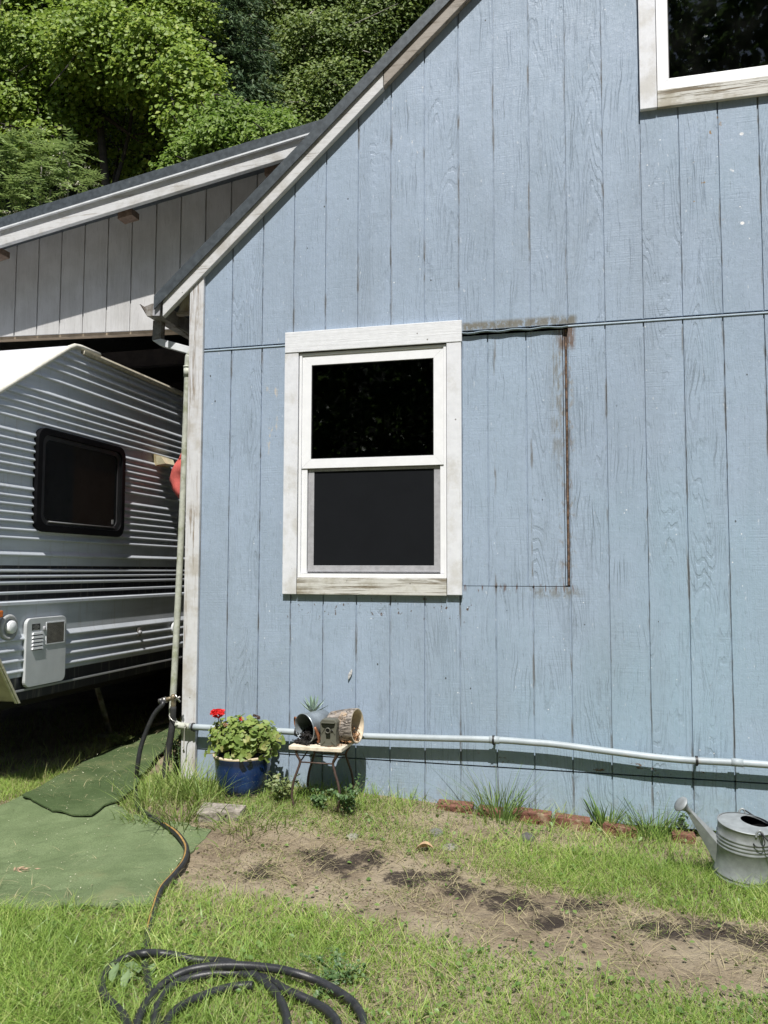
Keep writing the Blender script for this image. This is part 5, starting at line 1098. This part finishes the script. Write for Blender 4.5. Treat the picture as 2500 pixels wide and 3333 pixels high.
# crumbs of earth on the bare strip
x, y = scatter(26000, -.1, 3.4, -1.9, -.3); k = RNG.random(len(x)) < soilmask(x, y) * .5 + .02; x, y = x[k], y[k]; N = len(x)
C_ = np.stack([x, y, zbase(x, y) + zbump(x, y) + .002], 1); leafcards(C_, RNG.normal(0, .7, (N, 3)) + np.array([0, 0, 1.0]), RNG.uniform(.002, .006, N), .8, mat_leaf('soil_crumb', (.07, .05, .035), (.24, .18, .12), (.40, .34, .24), rough=.9, trans=0), 'soil_crumbs', kind='stuff')

# ---- single tufts and weeds one can point at
TG = mat_leaf('tuft_blade', (0.11, 0.20, 0.05), (0.22, 0.33, 0.09), (.34, .33, .14), rough=.5, trans=.3, spec=.35)
def tuft(c, n_, h, r, label, cat='grass tuft', w=.006, lean=.6, bend=.8, mat=None, group='grass tufts along the foot of the wall', name='grass_tuft'):
    q = RNG.normal(0, r * .5, (n_, 2)); x = c.x + q[:, 0]; y = np.minimum(c.y + q[:, 1], -.03 if c.x > HX0 - .06 else 9); 
    az = np.arctan2(q[:, 1], q[:, 0]) + RNG.normal(0, .6, n_)
    o = blades(x, y, h * RNG.uniform(.45, 1.0, n_), w * RNG.uniform(.6, 1.1, n_), lean * RNG.uniform(.1, 1, n_), az, bend * RNG.uniform(.1, 1, n_), mat or TG, name, seg=6, kind=None)
    return tag(o, label, cat, group)
tuft(G(1083, 1770), 110, .36, .12, 'tallest grass tuft, rising behind the second brick')
tuft(G(1310, 1794), 44, .25, .05, 'broad bladed grass tuft between the two right hand bricks', w=.011, bend=.35, lean=.5)
tuft(G(1408, 1808), 120, .28, .10, 'thick grass tuft just left of the watering can spout')
tuft(G(1203, 1784), 14, .17, .05, 'thin wispy grass tuft over the dark red bare brick', w=.005)
tuft(G(957, 1752), 16, .10, .06, 'short arching grass tuft hanging over the leftmost brick', w=.006, bend=1.2)
LB = mat_leaf('broad_grass_blade', (0.15, 0.24, 0.05), (0.31, 0.40, 0.11), (.40, .38, .17), rough=.5, trans=.3, spec=.35)
gp2 = 'grass clumps beside the pot and hose'
tuft(G(436, 1726), 130, .25, .15, 'long bright grass clump leaning against the left side of the blue pot', w=.009, mat=LB, group=gp2, bend=1.0)
tuft(G(392, 1712), 150, .26, .17, 'wide grass clump between the standpipe foot and the paver', w=.007, mat=LB, group=gp2)
tuft(G(318, 1742), 120, .21, .14, 'grass clump where the hanging hose meets the ground', w=.006, mat=LB, group=gp2)
tuft(G(388, 1776), 110, .19, .14, 'grass clump on the left edge of the concrete paver', w=.007, mat=LB, group=gp2, bend=1.1)
tuft(G(303, 1776), 70, .14, .10, 'low grass clump at the curled end of the darker mat', w=.005, mat=LB, group=gp2)
tuft(G(505, 1786), 90, .13, .14, 'flattened grass clump in front of the concrete paver', w=.006, mat=LB, group=gp2, bend=1.4, lean=1.0)
tuft(G(565, 1778), 90, .14, .14, 'drooping grass clump right of the paver and below the pot', w=.006, mat=LB, group=gp2, bend=1.4, lean=1.0)
tuft(G(700, 1752), 24, .12, .08, 'thin grass clump under the front of the small table', w=.005, mat=LB, group=gp2)
def weed(c, ns, h, r, ls, label, mat, group=None, per=12, asp=.7, name='weed'):
    t = empty(name, c, label, 'weed', group); st = MB(); Cs = []; Ns = []; Ss = []
    for i in range(ns):
        a = rg.uniform(0, 6.28); tip = Vector((c.x + math.cos(a) * r * rg.uniform(.2, 1), min(c.y + math.sin(a) * r * rg.uniform(.2, 1), -.03 if c.x > HX0 - .06 else 99), c.z + h * rg.uniform(.5, 1)))
        mid = c.lerp(tip, .5) + Vector((0, 0, h * .15)); pts = crom([c + Vector((rg.gauss(0, .008), rg.gauss(0, .008), -.01)), mid, tip], 4); st.tube(pts, .0016, 5, cap=False)
        for k in range(per):
            q = pts[min(len(pts) - 1, int(rg.uniform(.2, 1) * len(pts)))]; o_ = Vector((rg.gauss(0, 1), rg.gauss(0, 1), rg.gauss(0, .5))) * ls * .9
            Cs.append(tuple(q + o_)); Ns.append((rg.gauss(0, .5), rg.gauss(-.3, .5), 1)); Ss.append(ls * rg.uniform(.6, 1.15))
    st.build('stem', stemm, t); leafcards(np.array(Cs), np.array(Ns), np.array(Ss), asp, mat, 'foliage', t); return t
WM1 = mat_leaf('weed_leaf', (.07, .145, .05), (.14, .22, .075), None, trans=.25); WM2 = mat_leaf('pale_weed_leaf', (.16, .22, .09), (.27, .32, .12), (.36, .30, .14), trans=.25); WM3 = mat_leaf('dark_weed_leaf', (.035, .065, .03), (.08, .12, .05), None, trans=.2)
weed(G(748, 1762), 14, .19, .10, .013, 'leafy green weed around the right front leg of the small table', WM1)
weed(G(612, 1735), 16, .15, .11, .013, 'pale lobed weed between the blue pot and the table', WM2)
weed(G(388, 1680), 36, .27, .13, .013, 'dark ferny weed at the foot of the corner post', WM3, per=18, asp=.45)
weed(G(690, 1745), 10, .09, .10, .014, 'low shaded weed on the ground beneath the small table', WM1)
weed(G(262, 1615), 12, .12, .10, .013, 'leafy weed on the trailer side edge of the darker mat', WM2)
weed(G(1470, 1798), 8, .13, .07, .010, 'small broad leaved weed behind the rightmost brick', WM1)
weed(G(278, 2122), 7, .035, .055, .034, 'pale broad leaved dock plant inside the left loop of the hose', mat_leaf('dock_leaf', (.20, .29, .14), (.27, .36, .18), None, trans=.2), per=3, asp=.6)
weed(G(735, 2120), 22, .06, .17, .009, 'low mallow weed growing over the right side of the hose coil', WM1, per=14)

c0 = G(46, 1880, .016); mb = MB()
for i in range(26):
    a = rg.uniform(0, 6.28); ln = rg.uniform(.02, .055); p = c0 + Vector((rg.gauss(0, .022), rg.gauss(0, .014), rg.uniform(0, .008))); d_ = Vector((math.cos(a), math.sin(a), rg.uniform(-.1, .25))); w_ = Vector((-d_.y, d_.x, .3)) * rg.uniform(.001, .006)
    mb.add([p - d_ * ln * .5, p + w_, p + d_ * ln * .5, p - w_], [(0, 1, 2, 3)])
tag(mb.build('dead_weed', mat_simple('dry_pinkish_stalks', (.40, .28, .18), .9, var=.35, sc=90)), 'small clump of dried pinkish brown weed lying on the faded turf mat', 'dead weed')
# ------------------------------------------------------------------ trees on the slope behind
def tree(name, label, lobes, trunk, leaf, leafmat, nleaf, woodmat, asp=.8, csig=.17, per=14, up=.62, group=None, cat='tree', limbs=True, tr=.16, shellmin=.55):
    base = Vector(trunk); base.z = zg(base.x, base.y)
    t = empty(name, base, label, cat, group); wt_ = MB(); L0 = [(Vector(c), Vector(r) if not isinstance(r, (int, float)) else Vector((r, r, r * .85)), d) for c, r, d in lobes]
    topz = max(c.z for c, _, _ in L0); cen = sum((c for c, _, _ in L0), Vector()) / len(L0)
    spine = crom([base - Vector((0, 0, .3)), base.lerp(cen, .35) + Vector((rg.uniform(-.3, .3), rg.uniform(-.2, .2), 0)), cen.lerp(Vector((cen.x, cen.y, topz)), .3), Vector((cen.x + rg.uniform(-.3, .3), cen.y, topz))], 6)
    wt_.tube(spine, list(np.linspace(tr, tr * .2, len(spine))), 8); wt_.build('trunk', woodmat, t)
    if limbs:
        mb = MB()
        for c, r, d in L0:
            s0 = spine[rg.randint(len(spine) // 3, len(spine) - 3)]
            pts = crom([s0, s0.lerp(c, .5) + Vector((rg.gauss(0, .15), rg.gauss(0, .15), -.1)), c + Vector((0, -r.y * .4, r.z * .2))], 5); mb.tube(pts, list(np.linspace(tr * .42, .018, len(pts))), 6, cap=False)
            for k in range(4):
                e_ = c + Vector((rg.gauss(0, 1) * r.x * .7, -abs(rg.gauss(.5, .6)) * r.y * .9, rg.gauss(0, 1) * r.z * .6)); s1 = pts[rg.randint(5, len(pts) - 1)]
                p2 = crom([s1, s1.lerp(e_, .5) + Vector((rg.gauss(0, .1), rg.gauss(0, .1), rg.gauss(0, .1))), e_], 4); mb.tube(p2, list(np.linspace(.030, .008, len(p2))), 5, cap=False)
        mb.build('limbs', woodmat, t)
    tot = sum(r.x * r.z * d for _, r, d in L0); Cs = []; Ns = []
    for c, r, d in L0:
        m = max(1, int(nleaf * r.x * r.z * d / tot / per)); v = RNG.normal(size=(m, 3)); v /= np.linalg.norm(v, axis=1, keepdims=True); v[:, 1] = np.where(RNG.random(m) < .55, -np.abs(v[:, 1]), v[:, 1])
        f = RNG.uniform(shellmin, 1.06, m)[:, None] * (1 + .16 * np.sin(4 * v[:, :1] + 2) * np.sin(5 * v[:, 2:] + c.x))
        cc = np.array(c) + v * np.array(r) * f
        q = np.repeat(cc, per, 0) + RNG.normal(0, csig, (m * per, 3)) * np.array([1, 1, .7]); nn_ = np.repeat(v * .35 + np.array([.1, -.62, up]), per, 0) + RNG.normal(0, .42, (m * per, 3))
        Cs.append(q); Ns.append(nn_)
    Cs = np.concatenate(Cs); Ns = np.concatenate(Ns)
    leafcards(Cs, Ns, leaf * RNG.uniform(.55, 1.15, len(Cs)), asp, leafmat, 'crown', t, fold=.22)
    return t
barkm = mat_simple('grey_tree_bark', (0.30, 0.275, 0.235), .9, var=.35, sc=9, bump=.5); barkd = mat_simple('dark_tree_bark', (0.06, 0.05, 0.042), .9, var=.3, sc=9)
LM1 = mat_leaf('maple_leaf', (0.150, 0.245, 0.032), (0.300, 0.410, 0.055), (.44, .50, .11), rough=.5, trans=.35, trc=(.25, .36, .04), spec=.35)
LM2 = mat_leaf('hazel_leaf', (0.115, 0.195, 0.028), (0.225, 0.325, 0.045), None, rough=.5, trans=.32, trc=(.16, .32, .04), spec=.3)
LM3 = mat_leaf('alder_leaf', (0.090, 0.145, 0.026), (0.180, 0.250, 0.044), (.28, .33, .09), rough=.55, trans=.28, spec=.4)
LM4 = mat_leaf('elder_leaf', (0.150, 0.240, 0.070), (0.280, 0.365, 0.120), None, rough=.5, trans=.3, spec=.35)
LM5 = mat_leaf('fir_needle', (0.050, 0.100, 0.042), (0.110, 0.170, 0.070), None, rough=.6, trans=.12, spec=.3)
def lob(L_, y, sl=0.0):
    return [(P(u, v, y + (dy if dy else rg.uniform(-.5, .5)) + sl * (200 - v)), r, d) for u, v, r, d, dy in L_]
tree('broadleaf_tree', 'big bright yellow-green broadleaf tree filling the upper left above the carport', lob([(20, 40, 1.7, 1, 0), (170, 20, 1.8, 1, 0), (320, 40, 1.7, 1, 0), (400, 60, 1.0, 1, 0), (80, 150, 1.5, 1, 0), (220, 130, 1.5, 1, 0), (350, 150, 1.3, 1.0, 0), (410, 190, .9, 1, 0), (40, 245, .8, .6, 1.0), (150, 250, .9, .45, 1.8), (290, 250, 1.0, .35, 4.0), (425, 265, .75, .8, 0), (100, 320, .9, .4, 2.0), (240, 340, 1.1, .22, 4.5), (340, 350, 1.1, .22, 4.5), (195, 225, .6, .5, 1.4), (20, -60, 1.8, 1, 0), (250, -80, 2.2, 1, 0), (360, -60, 1.2, 1, 0), (-120, 40, 1.8, 1, 0), (-150, 220, 1.6, 1, 0)], 13.0, .013),
     P(250, 420, 14.0), .068, LM1, 115000, barkd, asp=.85, csig=.15, per=10)
tree('hazel_bush', 'fresh green leafy bush rising just above the high end of the carport roof', lob([(470, 312, .5, 1, 0), (505, 268, .36, 1, 0), (540, 292, .5, 1, 0), (598, 276, .30, 1, 0), (566, 262, .26, .9, 0), (455, 262, .34, .8, 0), (480, 240, .28, .7, 0), (520, 325, .5, 1, 0), (625, 285, .22, .9, 0), (420, 318, .32, .6, 0), (430, 345, .5, 1, 0), (500, 350, .7, 1, 0), (590, 310, .45, 1, 0), (385, 372, .4, .5, 0)], 10.8, .006), P(520, 470, 11.0), .055, LM2, 26000, barkd, asp=.6, csig=.12, per=9, shellmin=.4, tr=.05, cat='bush')
tree('alder_tree', 'tall olive-green alder with pale bare limbs showing, behind the ridge of the blue roof', lob([(640, 40, 1.5, 1, 0), (740, 20, 1.6, 1, 0), (840, 40, 1.6, 1, 0), (690, 130, 1.4, 1, 0), (790, 120, 1.4, 1, 0), (640, 190, 1.2, .9, 0), (720, 220, 1.2, .7, 0), (600, 240, .9, .7, 0), (920, 20, 1.5, 1, 0), (700, -80, 1.9, 1, 0), (880, -80, 2.0, 1, 0), (660, 270, .9, .5, 0)], 17.0, .010), P(720, 330, 17.6), .060, LM3, 85000, barkm, asp=.7, csig=.15, per=9, tr=.2, shellmin=.7)
tree('alder_tree', 'darker alder in the shade between the fir and the bright broadleaf tree', lob([(540, 20, 1.4, 1, 0), (580, 90, 1.3, .9, 0), (560, 150, 1.2, .8, 0), (560, -70, 1.7, 1, 0), (620, 230, 1.0, .6, 0), (480, -40, 1.5, .8, 0)], 20.0, .010), P(560, 300, 20.5), .065, LM3, 50000, barkm, asp=.7, csig=.22, per=9, tr=.2)
# fir with drooping sprays
fb = P(505, 380, 15.6); fb.z = zg(fb.x, fb.y); ft = P(505, -190, 15.6)
fir = empty('fir_tree', fb, 'dark blue-green fir with drooping sprays, between the bright tree and the alder', 'tree')
MB().tube([fb - Vector((0, 0, .3)), fb.lerp(ft, .5), ft], [.2, .13, .03], 8).build('trunk', barkd, fir)
Cs = []; Ns = []; As = []; br = MB()
Hh = (ft - fb).length
for i in range(520):
    t = rg.random() ** .9; c0 = fb.lerp(ft, .05 + .95 * t); a = rg.uniform(0, 6.283); ln = (1 - t * .80) * 2.7 * rg.uniform(.6, 1.05); dv = Vector((math.cos(a), math.sin(a), -.25))
    if dv.y > .4 and rg.random() < .6: continue
    e_ = c0 + dv * ln; m_ = c0.lerp(e_, .5) + Vector((0, 0, ln * .10)); pts = crom([c0, m_, e_], 5)
    if i % 3 == 0: br.tube(pts, list(np.linspace(.022, .005, len(pts))), 4, cap=False)
    for k in range(int(70 * ln / 2) + 10):
        s_ = rg.uniform(.15, 1); q = pts[int(s_ * (len(pts) - 1))]; side = Vector((-dv.y, dv.x, 0)) * rg.gauss(0, .26 * ln * (1.1 - s_)); q = q + side - Vector((0, 0, abs(rg.gauss(0, .10)) + side.length * .3)); Cs.append(tuple(q)); Ns.append((rg.gauss(0, .5) , rg.gauss(-.4, .5), rg.gauss(.5, .5))); As.append((dv.x + rg.gauss(0, .5) , dv.y + rg.gauss(0, .5), -.75))
Cs = np.array(Cs); As = np.array(As); As /= np.linalg.norm(As, axis=1, keepdims=True); Ns = np.array(Ns); B_ = np.cross(As, Ns); B_ /= np.linalg.norm(B_, axis=1, keepdims=True); s_ = RNG.uniform(.07, .15, len(Cs))[:, None]
V = np.stack([Cs - As * s_ * .4, Cs + B_ * s_ * .16, Cs + As * s_ * 1.2, Cs - B_ * s_ * .16, Cs + As * s_ * .2 + B_ * s_ * .5 + As * s_ * .3, Cs + As * s_ * .5 - B_ * s_ * .5], 1)
idx = (np.arange(len(Cs))[:, None, None] * 6 + np.array([(0, 1, 3), (1, 2, 3), (0, 4, 1), (0, 3, 5)])[None]).reshape(-1, 3)
fastmesh('crown', V.reshape(-1, 3), idx, LM5, fir); br.build('limbs', barkd, fir)
# elder with feathered leaves and white flower heads
def elder(label, lobes, y, nl):
    c0 = P(90, 480, y + .4); c0.z = zg(c0.x, c0.y); t = empty('elder_shrub', c0, label, 'shrub'); st = MB(); Cs = []; As = []; Ns = []; fl = []
    L_ = lob(lobes, y); tot = sum(r * r * d for _, r, d in L_)
    for c, r, d in L_:
        st.tube(crom([c0, c0.lerp(c, .6) + Vector((rg.gauss(0, .15), 0, .15)), c], 5), .018, 5, cap=False)
        for i in range(int(nl * r * r * d / tot)):
            v = Vector((rg.gauss(0, 1), rg.gauss(-.5, .8), rg.gauss(.2, .9))).normalized(); q = c + v * r * rg.uniform(.5, 1.05); o_ = Vector((v.x + rg.gauss(0, .5), v.y + rg.gauss(-.2, .4), v.z * .5 + rg.gauss(-.1, .3))).normalized(); s1 = o_.cross(Vector((0, 0, 1))).normalized(); u1 = s1.cross(o_); ln = rg.uniform(.22, .34)
            for k in range(7):
                sg = (-1, 1)[k % 2]; f = (k // 2 + 1) / 3.6; a = (o_ * .55 + s1 * sg * .85 - Vector((0, 0, .25))) if k < 6 else o_ - Vector((0, 0, .3)); b0 = q + o_ * ln * (f if k < 6 else 1) - Vector((0, 0, .25 * ln * f * f)); Cs.append(tuple(b0 + a.normalized() * .05)); As.append(tuple(a.normalized())); Ns.append(tuple(u1 + Vector((rg.gauss(0, .3), rg.gauss(-.5, .3), 0))))
            if rg.random() < .075: fl.append(q + v * .12 + Vector((0, -.05, .04)))
    Cs, As, Ns = np.array(Cs), np.array(As), np.array(Ns); B_ = np.cross(As, Ns); B_ /= np.linalg.norm(B_, axis=1, keepdims=True); s_ = RNG.uniform(.065, .100, len(Cs))[:, None]
    V = np.stack([Cs - As * s_, Cs + B_ * s_ * .30 + Ns * s_ * .08, Cs + As * s_ * 1.1, Cs - B_ * s_ * .30 + Ns * s_ * .08], 1); idx = (np.arange(len(Cs))[:, None, None] * 4 + np.array([(0, 2, 1), (0, 3, 2)])[None]).reshape(-1, 3)
    st.build('stem', barkm, t); fastmesh('crown', V.reshape(-1, 3), idx, LM4, t)
    C2 = np.concatenate([np.array(q) + RNG.normal(0, 1, (26, 3)) * np.array([.055, .055, .02]) for q in fl]); leafcards(C2, RNG.normal(0, .4, C2.shape) + np.array([0, -.3, 1.0]), RNG.uniform(.010, .020, len(C2)), .9, mat_leaf('cream_blossom', (.50, .48, .36), (.62, .60, .48), None, trans=.1), 'blossom', t)
elder('pale green elder shrub with feathered leaves and small cream flowers at the left edge', [(20, 350, .6, 1, 0), (90, 345, .55, 1, 0), (150, 350, .5, 1, 0), (30, 410, .75, 1.2, 0), (110, 410, .7, 1.2, 0), (170, 410, .5, 1, 0), (60, 470, .8, 1.2, 0), (-60, 400, .9, 1, 0), (-40, 330, .7, 1, 0), (185, 440, .4, .7, 0)], 10.4, 800)
# the wooded slope as a mass, far behind
x = RNG.uniform(-34, 16, 90000); y = RNG.uniform(17, 40, 90000); hh_ = RNG.uniform(0, 1, 90000) ** .8 * (2.5 + 2.5 * vn(x, y, .9, 1)); z = zbase(x, y) + hh_
k = np.ones(len(x), bool)
leafcards(np.stack([x, y, z], 1)[k], RNG.normal(0, .5, (k.sum(), 3)) + np.array([0, -.5, .6]), RNG.uniform(.10, .22, k.sum()), .7, mat_leaf('slope_foliage', (.030, .060, .018), (.065, .10, .028), None, trans=.2), 'distant_wood', kind='stuff')
x = RNG.uniform(-20, 24, 90000); y = RNG.uniform(-27, -22, 90000); z = RNG.uniform(0, 1, 90000) * (20 + 5 * vn(x, y, .6, 2))
leafcards(np.stack([x, y, z], 1), RNG.normal(0, .6, (90000, 3)) + np.array([0, .4, .6]), RNG.uniform(.10, .26, 90000), .7, mat_leaf('facing_wood_foliage', (.07, .13, .035), (.14, .22, .06), None, trans=.5), 'distant_wood', kind='stuff')
